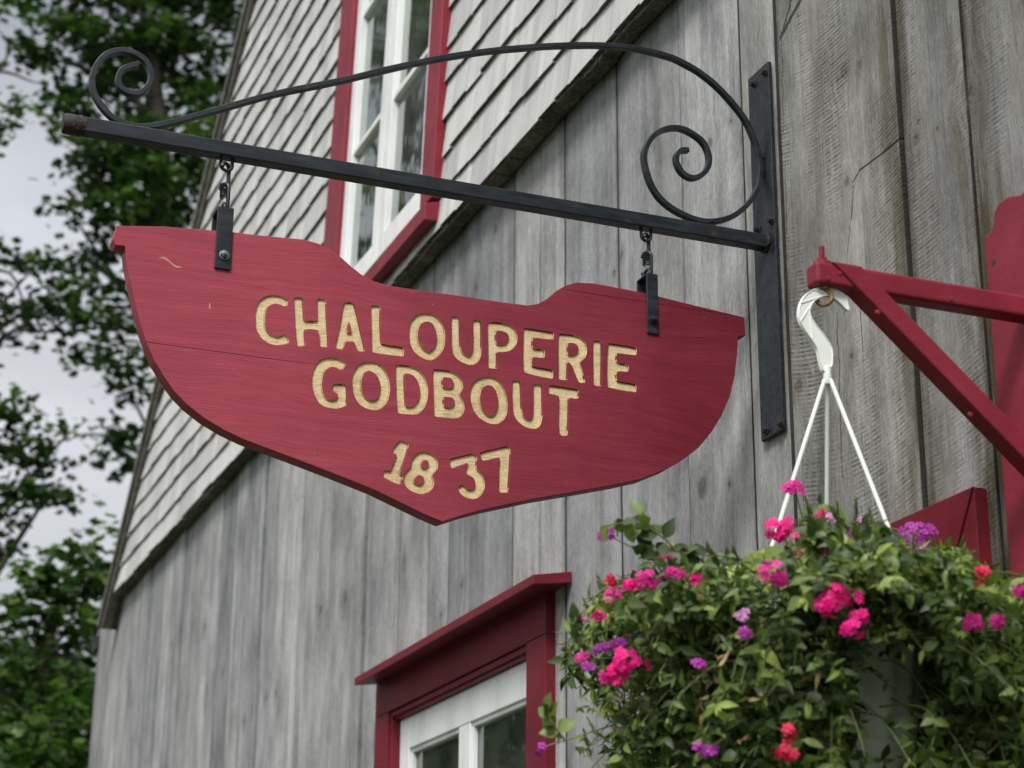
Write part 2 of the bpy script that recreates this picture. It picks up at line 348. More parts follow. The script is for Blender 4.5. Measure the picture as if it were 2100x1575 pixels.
# ------------------------------------------------------------------ mesh helpers
def link(o, parent=None):
    COL.objects.link(o)
    if parent is not None: o.parent = parent
    return o
def wloc(o):
    v = np.zeros(3)
    while o is not None: v += np.array(o.location); o = o.parent
    return v
def thing(name, loc, label, cat, group=None, kind=None):
    o = bpy.data.objects.new(name, None); o.location = loc; o.empty_display_size = .1
    tag(o, label, cat, group, kind); return link(o)
def tag(o, label=None, cat=None, group=None, kind=None):
    for k, v in (('label', label), ('category', cat), ('group', group), ('kind', kind)):
        if v: o[k] = v
class MB:
    def __init__(s): s.v = []; s.f = []; s.mi = []
    def poly(s, pts, faces, mi=0):
        b = len(s.v); s.v += [tuple(map(float, p)) for p in pts]
        s.f += [tuple(b + i for i in f) for f in faces]; s.mi += [mi] * len(faces)
    def hexa(s, p, mi=0):      # p: 8 points, bottom ring then top ring
        s.poly(p, [(3, 2, 1, 0), (4, 5, 6, 7), (0, 1, 5, 4), (1, 2, 6, 5), (2, 3, 7, 6), (3, 0, 4, 7)], mi)
    def box(s, x0, x1, y0, y1, z0, z1, mi=0):
        s.hexa([(x0, y0, z0), (x1, y0, z0), (x1, y1, z0), (x0, y1, z0), (x0, y0, z1), (x1, y0, z1), (x1, y1, z1), (x0, y1, z1)], mi)
    def tube(s, pts, r, n=8, cap=True, mi=0):
        pts = [Vector(p) for p in pts]; rs = r if hasattr(r, '__len__') else [r] * len(pts)
        b = len(s.v); up = None
        for i, p in enumerate(pts):
            d = (pts[min(i + 1, len(pts) - 1)] - pts[max(i - 1, 0)]).normalized()
            if up is None:
                up = Vector((0, 0, 1)) if abs(d.z) < .9 else Vector((1, 0, 0))
            u = d.cross(up).normalized(); w = u.cross(d).normalized(); up = w
            for k in range(n):
                a = 2 * math.pi * k / n
                s.v.append(tuple(p + (u * math.cos(a) + w * math.sin(a)) * rs[i]))
        for i in range(len(pts) - 1):
            for k in range(n):
                k2 = (k + 1) % n
                s.f.append((b + i * n + k, b + i * n + k2, b + (i + 1) * n + k2, b + (i + 1) * n + k)); s.mi.append(mi)
        if cap:
            s.f.append(tuple(b + k for k in range(n))[::-1]); s.mi.append(mi)
            s.f.append(tuple(b + (len(pts) - 1) * n + k for k in range(n))); s.mi.append(mi)
    def cyl(s, a, b_, r, n=16, r2=None, mi=0): s.tube([a, b_], [r, r if r2 is None else r2], n, True, mi)
    def lathe(s, c, prof, n=48, ribs=None, mi=0):
        b = len(s.v)
        for r, z in prof:
            for k in range(n):
                a = 2 * math.pi * k / n; rr = r * (1 + (ribs(k, z) if ribs else 0))
                s.v.append((c[0] + rr * math.cos(a), c[1] + rr * math.sin(a), c[2] + z))
        for i in range(len(prof) - 1):
            for k in range(n):
                k2 = (k + 1) % n
                s.f.append((b + i * n + k, b + i * n + k2, b + (i + 1) * n + k2, b + (i + 1) * n + k)); s.mi.append(mi)
    def prism(s, pts, d, mi=0):  # pts polygon in 3D, d extrusion vector
        n = len(pts); d = np.array(d); q = [np.array(p) for p in pts]
        s.poly([*q, *[p + d for p in q]], [tuple(range(n))[::-1], tuple(range(n, 2 * n))] + [(i, (i + 1) % n, n + (i + 1) % n, n + i) for i in range(n)], mi)
def obj(name, mb, mats, parent=None, bevel=0, smooth=False, attrs=None, seg=2):
    o_off = wloc(parent) if parent is not None else np.zeros(3)
    me = bpy.data.meshes.new(name)
    me.from_pydata([tuple(np.array(v) - o_off) for v in mb.v], [], mb.f)
    mats = mats if isinstance(mats, (list, tuple)) else [mats]
    for q in mats: me.materials.append(q)
    me.polygons.foreach_set('material_index', mb.mi)
    if attrs:
        for an, vals in attrs.items():
            at = me.attributes.new(an, 'FLOAT', 'FACE' if len(vals) == len(mb.f) else 'POINT'); at.data.foreach_set('value', vals)
    bm = bmesh.new(); bm.from_mesh(me)
    if not attrs: bmesh.ops.recalc_face_normals(bm, faces=bm.faces)
    bm.to_mesh(me); bm.free()
    if smooth:
        me.polygons.foreach_set('use_smooth', [True] * len(me.polygons))
        try: me.set_sharp_from_angle(angle=R_(42))
        except Exception: pass
    o = bpy.data.objects.new(name, me); link(o, parent)
    if bevel:
        md = o.modifiers.new('bevel', 'BEVEL'); md.width = bevel; md.segments = seg; md.limit_method = 'ANGLE'; md.harden_normals = False
    return o

# ------------------------------------------------------------------ key planes
XS = float(onY(1571, 500, .013)[0])               # plane of the bracket and the sign
XA = float(onY(2095, 610)[0])               # plane of the flower-basket arm
KT = .033; YB = .052                          # shingled gable leans back, its foot stands proud of the boards
Z0 = float(onY(860, 525, YB)[2])            # shingle foot
def yg(z): return YB - KT * (z - Z0)
def onG(px, py, off=0.0):
    r = ray(px, py); n = np.array([0, 1, KT]); p0 = np.array([0, YB + off, Z0])
    return CAM + r * (n @ (p0 - CAM)) / (n @ r)

M_board = mat_boards(); M_shingle = mat_shingle(); M_butt = mat_butt()
M_trim = mat_red('red_window_trim', (.140, .013, .021)); M_trim2 = mat_red('old_red_trim', (.20, .020, .032), chip=.28)
M_white = mat_white(); M_glass = mat_glass(); M_iron = mat_metal(); M_rust = mat_rust()
M_dark = mat_plain('dark_room', (.035, .035, .032), .9)
M_curtain = mat_plain('grey_curtain', (.30, .31, .28), .9, scale=12)
M_roof = mat_plain('roof_edge_wood', (.105, .098, .078), .85, .5, 25, .5)
M_fel = mat_plain('dark_underlay', (.020, .019, .016), .95)

# ------------------------------------------------------------------ ground
gm = MB(); gm.poly([(-400, -400, 0), (400, -400, 0), (400, 400, 0), (-400, 400, 0)], [(0, 1, 2, 3)])
o = obj('ground', gm, mat_plain('grass_ground', (.035, .05, .018), .9, .4, 3)); tag(o, 'mown grass ground below the frame', 'ground', kind='structure')

# ------------------------------------------------------------------ the building
XL = float(onY(201, 1330)[0])               # far corner of the wall
XR = -3.0
bld = thing('wooden_building', (XL, 0, 0), 'grey weathered wooden building with shingled gable and red trimmed windows behind the sign', 'building')
# windows positions
wl_x0, wl_x1 = onY(769, 1480, .025)[0], onY(1117, 1400, .025)[0]   # far / near edges (far is larger X)
wl_top = float(onY(900, 1330, .025)[2])
seams = [float(onY(px, py)[0]) for px, py in ((1985, 265), (1845, 265), (1593, 200), (1520, 200), (1393, 216), (1264, 350), (1157, 700), (1050, 1100), (918, 1100), (877, 1100), (750, 1100), (623, 1050))]
xs = [XR]
while xs[-1] < seams[0] - .5: xs.append(xs[-1] + random.uniform(.26, .36))
xs[-1] = seams[0] - .31
xs += seams
while xs[-1] < XL - .45: xs.append(xs[-1] + random.choice((.2, .27, .33, .38)))
xs.append(XL)
# the opening cut-outs in boards
c_x0, c_x1 = float(onY(1079, 1450, .025)[0]), float(onY(795, 1500, .025)[0])
c_top = float(onY(1078, 1320, .025)[2])
g2 = onY(1995, 997, .022); dcx0 = float(g2[0]); dctop = float(g2[2])     # third casing near the basket
mb = MB(); rnd = []; bxs = []; eds = []; near_shade = []
def board(x0, x1, z0, z1, y1, r, w, xc):
    nx = 6
    # front face as strips so edge dirt can fade; slightly cupped
    cols = [x0 + (x1 - x0) * i / nx for i in range(nx + 1)]
    cup = random.uniform(-.0018, .0022)
    b = len(mb.v)
    for z in (z0, z1):
        for i, x in enumerate(cols):
            t = i / nx * 2 - 1; yy = y1 + cup * (1 - t * t) - (.0025 if i in (0, nx) else 0)
            mb.v.append((x, yy, z)); bxs.append(x - xc); eds.append(abs(t) ** 2)
    for z in (z0, z1):
        for x in (x0, x1): mb.v.append((x, -.04, z)); bxs.append(x - xc); eds.append(1.0)
    n = nx + 1
    fs = [(b + i, b + i + 1, b + n + i + 1, b + n + i)[::-1] for i in range(nx)]
    q = b + 2 * n
    fs += [(b, b + n, q + 2, q), (b + nx, q + 1, q + 3, b + n + nx), (b + n, b + n + nx, q + 3, q + 2), (b, q, q + 1, b + nx)]
    mb.f.extend(fs); mb.mi.extend([0] * len(fs)); rnd.extend([r] * len(fs)); near_shade.extend([1.0 if xc < 3.12 else (.35 if xc < 3.3 else 0.0)] * len(fs))
for i in range(len(xs) - 1):
    a, b = xs[i] + .0018, xs[i + 1] - .0018
    if i == len(seams) : pass
    if abs(xs[i] - seams[1]) < .01: a += .006
    if abs(xs[i] - seams[0]) < .01 : a += .005
    r = (i * .6180339) % 1.0; dy = random.uniform(-.0045, .0045); xc = (a + b) / 2
    segs = [(a, b, 0, Z0 + .12)]
    def cut(segs, lo, hi, zt, zb):
        res = []
        for (p, q, z0, z1) in segs:
            if q <= lo or p >= hi: res.append((p, q, z0, z1)); continue
            if p < lo: res.append((p, lo, z0, z1))
            if q > hi: res.append((hi, q, z0, z1))
            p2, q2 = max(p, lo), min(q, hi)
            res.append((p2, q2, zt, z1)); res.append((p2, q2, z0, zb))
        return res
    segs = cut(segs, c_x0 - .02, c_x1 + .02, c_top + .02, 1.25)
    segs = cut(segs, dcx0 - 1.0, dcx0 + .02 + .0, dctop - .05, .9) if False else segs
    for s_ in segs: board(*s_[:4], dy, r, 0, xc)
me_attr = {'rnd': rnd, 'bx': bxs, 'edge': eds, 'near_shade': near_shade}
wall = obj('board_wall', mb, M_board, bld, attrs=me_attr)
# back and end walls so the house is a real volume
mb = MB(); mb.box(XR, XL, -7, -6.9, 0, Z0); mb.box(XL - .1, XL - .045, -6.9, -.045, 0, Z0); mb.box(XR + .045, XR + .1, -6.9, -.045, 0, Z0)
obj('rear_wall', mb, M_board, bld)
mb = MB(); mb.box(XL - .055, XL + .002, -.05, -.01, 0, Z0 - .02); 
# gable: rake line
pA, pB = onG(216, 1284, .014), onG(522, 2, .014)
sl = (pB[2] - pA[2]) / (pA[0] - pB[0]); zr = lambda x: pA[2] + (pA[0] - x) * sl
XM = (XL + XR) / 2
def ztop(x): return min(zr(x), zr(XM) - (XM - x) * sl) if x < XM else zr(x)
# shingle courses
rows = [Z0]
for _ in range(34): rows.append(rows[-1] + .1265 + random.uniform(-.006, .006))
mb = MB(); rnd = []
wu_x0, wu_x1 = float(onG(897, 190, .034)[0]), float(onG(682, 250, .034)[0])
wu_zb = float(onG(868, 418, .055)[2]) + .022; 
wu_zt = float(onG(690, 8)[2]) - .02
lowx = 0.6
for ri, zb in enumerate(rows):
    x = lowx + random.uniform(-.1, 0)
    ph1, ph2 = random.random() * 6, random.random() * 6
    while x < pA[0] + .01:
        w = random.choice((.08, .10, .12, .15, .18, .22)) * random.uniform(.9, 1.1)
        x0, x1 = x + .001, x + w - .001; x += w
        def add(x0, x1, zb, mi=(0, 1)):
            if x1 - x0 < .012: return
            dz = .004 * math.sin((x0 + x1) * 3 + ph1) + .003 * math.sin((x0 + x1) * 8 + ph2) + random.uniform(-.0028, .0028)
            th = random.uniform(.0115, .0150); zb_ = zb + dz; zt = zb + .155
            zta, ztb = min(zt, ztop(x0)), min(zt, ztop(x1))
            if zta <= zb_ + .01 or ztb <= zb_ + .01:
                if max(zta, ztb) <= zb_ + .01: return
                zta = max(zta, zb_ + .004); ztb = max(ztb, zb_ + .004)
            yb = yg(zb_)
            tw = random.uniform(-.0006, .0006)
            f0 = lambda z, t: yg(z) + th * (1 - (z - zb_) / .16) * 1 + t
            p = [(x0, yb - .012, zb_), (x1, yb - .012, zb_ + tw), (x1, f0(zb_, tw), zb_ + tw), (x0, f0(zb_, -tw), zb_),
                 (x0, yg(zta) - .012, zta), (x1, yg(ztb) - .012, ztb), (x1, f0(ztb, tw) - .001, ztb), (x0, f0(zta, -tw) - .001, zta)]
            n0 = len(mb.f); mb.hexa(p)
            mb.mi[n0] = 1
            rnd.extend([random.random()] * 6)
        lo, hi = wu_x0 - .0, wu_x1 + .0
        if zb + .1 > wu_zb and zb < wu_zt and x1 > lo and x0 < hi:
            if x0 < lo: add(x0, lo, zb)
            if x1 > hi: add(hi, x1, zb)
            continue
        add(x0, x1, zb)
# doubled foot course, dark and mossy, under the first course
x = lowx
while x < pA[0]:
    w = random.uniform(.08, .2); yy = YB + .003; dz = random.uniform(-.014, -.006)
    if x + w < pA[0]:
        n0 = len(mb.f); mb.box(x + .001, x + w - .001, .012, yy + random.uniform(-.006, .002), Z0 + dz, Z0 + .024 + dz); rnd.extend([random.random()] * 6)
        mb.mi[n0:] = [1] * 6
    x += w
M_shing = [M_shingle, M_butt]
obj('shingle_siding', mb, M_shing, bld, attrs={'rnd': rnd})
# sheathing behind shingles (follows the gable, with window opening left by strips)
mb = MB()
def gslab(x0, x1, z0, z1, o0, o1, mi=0, M=mb):
    M.hexa([(x0, yg(z0) + o0, z0), (x1, yg(z0) + o0, z0), (x1, yg(z0) + o1, z0), (x0, yg(z0) + o1, z0),
            (x0, yg(z1) + o0, z1), (x1, yg(z1) + o0, z1), (x1, yg(z1) + o1, z1), (x0, yg(z1) + o1, z1)], mi)
xb = np.linspace(XR, pA[0] - .02, 60)
for a, b in zip(xb[:-1], xb[1:]):
    zt = min(ztop(a), ztop(b)) - .01
    if zt < Z0 + .05: continue
    if b > wu_x0 and a < wu_x1:
        gslab(a, b, Z0 + .02, min(zt, wu_zb), -.05, -.014)
        if zt > wu_zt: gslab(a, b, wu_zt, zt, -.05, -.014)
    else: gslab(a, b, Z0 + .02, zt, -.05, -.014)
obj('gable_sheathing', mb, M_fel, bld)
# rake board and roof slab along the far slope
def along(px0, off):  return None
mb = MB()
dirx, dirz = (XM - pA[0]), (zr(XM) - pA[2]); L = math.hypot(dirx, dirz); ux, uz = dirx / L, dirz / L; nx_, nz_ = -uz * -1, ux * -1   # outward normal of the slope (up and away)
nx_, nz_ = uz, -ux
def rake(M, s0, s1, t0, t1, y0, y1, mi=0):
    P = []
    for y in (y0, y1):
        for s_, t_ in ((s0, t0), (s1, t0), (s1, t1), (s0, t1)):
            P.append((pA[0] + ux * s_ + nx_ * t_, (yg(pA[2] + uz * s_) + y), pA[2] + uz * s_ + nz_ * t_))
    M.hexa(P, mi)
rake(mb, -.02, L + .05, .002, .034, -.02, .030)
obj('rake_board', mb, M_roof, bld, bevel=.004)
mb = MB(); rake(mb, -.04, L + .10, .036, .075, -7.0, .045)
# near slope
P = [(XM, 0.09, zr(XM) + .10), (XR - .3, 0.09, ztop(XR) + .10 - .3 * sl), (XR - .3, -7, ztop(XR) + .10 - .3 * sl), (XM, -7, zr(XM) + .10)]
mb.prism(P, (0, 0, .06)); obj('roof', mb, M_roof, bld)
# small dark soffit return at the far eave
mb = MB(); mb.box(XL - .06, XL + .10, -.30, .02, float(onY(200, 1335)[2]) + .0, float(onY(200, 1335)[2]) + .07); obj('eave_return', mb, M_fel, bld)

# ---- upper window (casement, leans with the gable)
win = MB(); G0 = wu_x0; G1 = wu_x1
cw = .105
xi0 = float(onG(874, 190, .034)[0]); xi1 = float(onG(707, 250, .034)[0])
gslab(G0, xi0, wu_zb, wu_zt, -.05, .034, M=win); gslab(xi1, G1, wu_zb, wu_zt, -.05, .034, M=win)
gslab(G0, G1, wu_zt, wu_zt + .12, -.05, .034, M=win)
w1 = obj('window', win, M_trim2, bld, bevel=.003); tag(w1, 'upper casement window in the shingled gable with red casing')
mb = MB(); gslab(G0 - .06, G1 + .06, wu_zt + .121, wu_zt + .15, -.02, .085, M=mb); obj('header', mb, M_trim2, w1, bevel=.003)
zsb = wu_zb; mb = MB()
xs0, xs1 = float(onG(869, 440, .055)[0]), G1 + .0
mb.hexa([(xs0, yg(zsb) - .03, zsb - .075), (xs1, yg(zsb) - .03, zsb - .075), (xs1, yg(zsb) + .055, zsb - .078), (xs0, yg(zsb) + .055, zsb - .078),
         (xs0, yg(zsb) - .03, zsb - .001), (xs1, yg(zsb) - .03, zsb - .001), (xs1, yg(zsb) + .055, zsb - .022), (xs0, yg(zsb) + .055, zsb - .022)])
obj('sill', mb, M_trim2, w1, bevel=.004)
# two casement sashes
ms_z = float(onG(748, 273, .02)[2])
xm = float(onG(787, 260, .02)[0])
for (a, b) in ((xi0 + .002, xm - .001), (xm + .001, xi1 - .002)):
    mb = MB(); st = .062
    gslab(a, a + st, zsb + .002, wu_zt - .002, -.022, .016, M=mb); gslab(b - st, b, zsb + .002, wu_zt - .002, -.022, .016, M=mb)
    gslab(a + st, b - st, zsb + .002, zsb + .11, -.022, .015, M=mb); gslab(a + st, b - st, wu_zt - .085, wu_zt - .002, -.022, .015, M=mb)
    for k in range(-2, 4):
        zc = ms_z + k * .56
        if zsb + .2 < zc < wu_zt - .15: gslab(a + st, b - st, zc - .011, zc + .011, -.015, .011, M=mb)
    s_ = obj('sash', mb, M_white, w1, bevel=.002)
    mb = MB(); gslab(a + st, b - st, zsb + .10, wu_zt - .08, -.012, -.007, M=mb); obj('pane', mb, M_glass, w1)
mb = MB(); gslab(G0 - .3, G1 + .3, zsb - .2, wu_zt + .2, -1.6, -1.5, M=mb); gslab(G0 - .3, G0 - .2, zsb - .02, wu_zt + .2, -1.5, -.16, M=mb)
gslab(G1 + .2, G1 + .3, zsb - .02, wu_zt + .2, -1.5, -.16, M=mb); gslab(G0 - .3, G1 + .3, zsb - .1, zsb - .02, -1.6, -.16, M=mb); gslab(G0 - .3, G1 + .3, wu_zt + .2, wu_zt + .3, -1.6, -.16, M=mb)
obj('room_recess', mb, M_dark, w1)
mb = MB()   # pale curtain inside the far casement
for i in range(14):
    a = xm + .02 + i * (xi1 - xm) / 14; gslab(a, a + (xi1 - xm) / 14 + .002, zsb + .02, wu_zt, -.17 - .012 * (i % 2), -.165 - .012 * (i % 2), M=mb)
obj('curtain', mb, mat_plain('dusty_curtain', (.13, .145, .12), .9, scale=9), w1)

# ---- lower window
Yc = .026
zc_top = c_top; zt_ = float(onY(1095, 1200, Yc + .06)[2])
x_no, x_ni = float(onY(1118, 1400, Yc)[0]), c_x0          # near casing
x_fi, x_fo = c_x1, float(onY(769, 1480, Yc)[0])           # far casing
zcb = 1.2
mb = MB()
mb.box(x_no, x_ni, -.01, Yc, zcb, zc_top - .0); mb.box(x_fi, x_fo, -.01, Yc, zcb, zc_top)
mb.box(x_no, x_fo, -.01, Yc - .0, zc_top + .001, zt_ + .05)
w2 = obj('window', mb, M_trim, bld, bevel=.002); tag(w2, 'lower window with red casing and projecting red drip cap')
mb = MB()   # jambs, head reveal and bead
mb.box(x_ni - .0, x_ni + .016, -.12, Yc - .008, zcb, zc_top - .001); mb.box(x_fi - .016, x_fi, -.12, Yc - .008, zcb, zc_top - .001)
mb.box(x_ni + .016, x_fi - .016, -.12, Yc - .008, zc_top - .016, zc_top - .001); mb.box(x_ni + .016, x_fi - .016, -.12, Yc - .016, zc_top - .024, zc_top - .0165)
obj('reveal', mb, M_trim, w2, bevel=.002)
mb = MB()   # tilted drip cap
cx0, cx1 = float(onY(1093, 1180, .10)[0]), float(onY(727, 1390, .10)[0])
zf = float(onY(1093, 1178, .10)[2]); rise = float(onX(1155, 1170, cx0)[2]) - zf
rise = max(.012, min(rise, .045))
mb.hexa([(cx0, .0, zf - .028 + rise), (cx1, .0, zf - .028 + rise), (cx1, .10, zf - .024), (cx0, .10, zf - .024),
         (cx0, .0, zf + rise), (cx1, .0, zf + rise), (cx1, .10, zf), (cx0, .10, zf)])
obj('drip_cap', mb, M_trim, w2, bevel=.002)
mb = MB()
sz = float(onY(1077, 1362, -.005)[2]); sx0 = c_x0 + .018; sx1 = c_x1 - .018
s_fi = float(onY(834, 1500, .0)[0]); m0, m1 = float(onY(957, 1480, 0)[0]), float(onY(934, 1480, 0)[0]); 
ztr = float(onY(1000, 1405 , -.01)[2]); ztr = float(onY(1072, 1432, -.004)[2])
mb.box(sx0, sx0 + .045, -.05, -.008, zcb, sz + .01); mb.box(s_fi, sx1, -.05, -.008, zcb, sz + .01)
mb.box(sx0 + .045, s_fi, -.05, -.0085, ztr, sz + .01); mb.box(m0, m1, -.048, -.010, zcb, ztr)
mb.box(sx0 + .045, m0, -.042, -.014, ztr - .42, ztr - .40); mb.box(m1, s_fi, -.042, -.014, ztr - .42, ztr - .40)
obj('sash', mb, M_white, w2, bevel=.003)
for a, b in ((sx0 + .045, m0), (m1, s_fi)):
    mb = MB(); mb.box(a, b, -.034, -.030, zcb, ztr); obj('pane', mb, M_glass, w2)
    mb = MB()   # putty bead round the pane
    mb.box(a, b, -.030, -.016, ztr - .012, ztr); mb.box(a, a + .01, -.030, -.016, zcb, ztr - .012); mb.box(b - .01, b, -.030, -.016, zcb, ztr - .012)
    obj('putty_bead', mb, M_white, w2, bevel=.002)
mb = MB()
mb.box(x_no - .2, x_fo + .2, -1.6, -1.5, .9, zt_ + .2); mb.box(x_no - .2, x_no - .1, -1.5, -.06, .9, zt_ + .2); mb.box(x_fo + .1, x_fo + .2, -1.5, -.06, .9, zt_ + .2)
mb.box(x_no - .2, x_fo + .2, -1.6, -.06, .8, .9); mb.box(x_no - .2, x_fo + .2, -1.6, -.06, zt_ + .2, zt_ + .3)
obj('room_recess', mb, M_dark, w2)
mb = MB()
for k, (a, b) in enumerate(((.05, .20), (.27, .42), (.62, .70), (.80, .97))):
    xx0 = x_ni + (x_fi - x_ni) * a; xx1 = x_ni + (x_fi - x_ni) * b; n = 6
    for i in range(n):
        p0 = xx0 + (xx1 - xx0) * i / n; mb.box(p0, p0 + (xx1 - xx0) / n, -.21 - .01 * (i % 2), -.20 - .01 * (i % 2), 1.2, sz)
obj('curtain', mb, M_curtain, w2)
mb = MB(); mb.box(x_no - .05, x_fo + .05, 0, .07, zcb - .05, zcb - .001); obj('sill', mb, M_trim, w2, bevel=.003)

# ---- third casing, partly hidden by the flowers
Yd = .022; jw = float(onY(1995, 997, Yd)[0]); zt3 = float(onY(1995, 997, Yd)[2])
jin = float(onY(1948, 1500, Yd)[0]); jout = float(onY(1995, 997, Yd)[0])
mit = onY(1940, 1120, Yd)
hx, hz = float(mit[0]), float(mit[2])
hh = zt3 - float(onY(1900, 1290, Yd)[2]); hh = .17
jwid = hh * .62
mb = MB(); T = .03
x_far = jout + 1.0
# mitred corner: head piece and near jamb meet on a diagonal, with a hairline gap
q = [(jout + .002, Yd, zt3), (x_far, Yd, zt3), (x_far - jwid, Yd, zt3 - hh), (jout + jwid + .002, Yd, zt3 - hh)]
mb.prism(q, (0, -T, 0))
q = [(jout, Yd - .0015, zt3 - .002), (jout + jwid, Yd - .0015, zt3 - hh - .002), (jout + jwid, Yd - .0015, .9), (jout, Yd - .0015, .9)]
mb.prism(q, (0, -T, 0))
q = [(x_far, Yd - .0015, zt3 - .002), (x_far - jwid, Yd - .0015, zt3 - hh - .002), (x_far - jwid, Yd - .0015, .9), (x_far, Yd - .0015, .9)]
mb.prism(q, (0, -T, 0))
w3 = obj('window', mb, M_trim, bld, bevel=.0015); tag(w3, 'mitred red window casing behind the flower basket')
mb = MB(); mb.box(jout + jwid + .001, x_far - jwid - .001, .004, .008, .9, zt3 - hh - .001); obj('pane', mb, mat_plain('dark_glass', (.02, .022, .022), .12, bump=.0), w3)
mb = MB(); xmid_ = (jout + x_far) / 2
for a, b in ((jout + jwid + .002, jout + jwid + .05), (x_far - jwid - .05, x_far - jwid - .002), (xmid_ - .03, xmid_ + .03)):
    mb.box(a, b, .0085, .014, .9, zt3 - hh - .002)
obj('sash', mb, M_white, w3, bevel=.002)

# ------------------------------------------------------------------ sign bracket
def catmull(P, n=6, closed=False):
    P = [np.array(p, float) for p in P]; o_ = []
    for i in range(len(P) - 1):
        p0 = P[max(i - 1, 0)]; p1 = P[i]; p2 = P[i + 1]; p3 = P[min(i + 2, len(P) - 1)]
        for k in range(n):
            t = k / n
            o_.append(.5 * ((2 * p1) + (-p0 + p2) * t + (2 * p0 - 5 * p1 + 4 * p2 - p3) * t * t + (-p0 + 3 * p1 - 3 * p2 + p3) * t ** 3))
    o_.append(P[-1]); return o_
brk = thing('sign_bracket', (XS, 0, float(onY(1590, 890)[2])), 'black wrought iron wall bracket with scroll ends holding the red boat sign', 'bracket')
# wall plate
pl = [onY(1534, 171, .010), onY(1576, 121, .010), onY(1609, 882, .010), onY(1566, 904, .010)]
xn, xf = (pl[1][0] + pl[2][0]) / 2, (pl[0][0] + pl[3][0]) / 2
zt_p = (pl[0][2] + pl[1][2]) / 2; zb_p = (pl[2][2] + pl[3][2]) / 2
mb = MB(); mb.box(xn, xf, .004, .013, zb_p, zt_p); obj('wall_plate', mb, M_iron, brk, bevel=.0015)
for px, py, rr in ((1543, 171, .0065), (1566, 147, .0065), (1579, 451, .0065), (1551, 470, .006), (1568, 882, .0065), (1599, 867, .0065)):
    p = onY(px, py, .018); mb = MB(); n = 6
    mb.cyl((p[0], .013, p[2]), (p[0], .0155, p[2]), rr * 1.5, 18); mb.cyl((p[0], .0155, p[2]), (p[0], .023, p[2]), rr, 6)
    obj('bolt', mb, M_rust, brk, bevel=.0008)
# bar
bar_c = [onX(150, 257, XS - .0125), onX(1572, 487, XS - .0125)]
zbar = (bar_c[0][2] + bar_c[1][2]) / 2
hb = .0142
y_end = float(bar_c[0][1])
mb = MB(); mb.box(XS - hb, XS + hb, .013, y_end, zbar - hb, zbar + hb); bar = obj('bar', mb, M_iron, brk, bevel=.0025)
mb = MB()
mb.cyl((XS, y_end - .022, zbar), (XS, y_end - .016, zbar), hb * 1.25, 20); mb.cyl((XS, y_end - .016, zbar), (XS, y_end - .010, zbar), hb * 1.36, 20); mb.cyl((XS, y_end - .010, zbar), (XS, y_end - .004, zbar), hb * 1.24, 20)
mb.tube([(XS, y_end - .004, zbar), (XS, y_end + .012, zbar), (XS, y_end + .0165, zbar), (XS, y_end + .0175, zbar)], [hb * 1.32, hb * 1.32, hb * 1.2, hb * .9], 24)
obj('end_cap', mb, M_rust, brk, smooth=True)
mb = MB()
def weld(c, ax, rr, n=16):
    pts = []
    for k in range(n + 1):
        a = 2 * math.pi * k / n; j = random.uniform(.9, 1.12)
        if ax == 'y': pts.append((c[0] + rr * math.cos(a) * j, c[1] + random.uniform(-.001, .001), c[2] + rr * math.sin(a) * j))
    mb.tube(pts, .0035, 6, False)
weld((XS, .016, zbar), 'y', hb * 1.22)
obj('weld_bead', mb, M_rust, brk, smooth=True)
scroll = [(283, 134), (267, 137), (250, 145), (242, 161), (246, 178), (262, 190), (283, 193), (300, 182), (309, 164), (308, 146), (297, 125), (273, 110), (247, 105), (220, 112), (201, 130), (190, 155), (190, 183), (204, 213), (228, 240), (254, 254), (282, 261), (317, 259), (353, 252), (400, 239), (467, 220), (567, 193), (700, 166), (800, 142), (900, 121), (1000, 106), (1100, 97), (1167, 94), (1233, 94), (1300, 100), (1367, 116), (1400, 130), (1433, 149), (1467, 176), (1500, 211), (1528, 248), (1546, 288), (1556, 322), (1559, 350), (1554, 383), (1540, 410), (1517, 434), (1490, 449), (1460, 455), (1433, 453), (1400, 441), (1367, 421), (1343, 395), (1327, 360), (1320, 323), (1327, 297), (1343, 276), (1367, 265), (1393, 264), (1417, 274), (1440, 292), (1452, 317), (1452, 340), (1440, 358), (1420, 366), (1400, 357), (1388, 338), (1386, 322), (1395, 310), (1411, 309)]
pts = catmull([onX(x, y, XS)[1:] for x, y in scroll], 5)
mb = MB(); n = len(pts); a_, b_ = .0052, .0068
P = np.array(pts)
for i in range(n):
    t = P[min(i + 1, n - 1)] - P[max(i - 1, 0)]; t /= np.linalg.norm(t) + 1e-9; nn = np.array([-t[1], t[0]])
    jit = 1 + .03 * math.sin(i * .9)
    for sa, sb in ((-1, -1), (1, -1), (1, 1), (-1, 1)):
        q = P[i] + nn * a_ * sa * jit; q[0] = max(q[0], .0134 + (.0104 if sa * nn[0] > 0 else 0.0)) if P[i][0] < .03 else q[0]; mb.v.append((XS + b_ * sb, q[0], q[1]))
for i in range(n - 1):
    for k in range(4):
        k2 = (k + 1) % 4; mb.f.append((i * 4 + k, i * 4 + k2, (i + 1) * 4 + k2, (i + 1) * 4 + k)); mb.mi.append(0)
mb.f += [(3, 2, 1, 0), (4 * n - 4, 4 * n - 3, 4 * n - 2, 4 * n - 1)]; mb.mi += [0, 0]
obj('scroll', mb, M_iron, brk, bevel=.0012)
mb = MB()
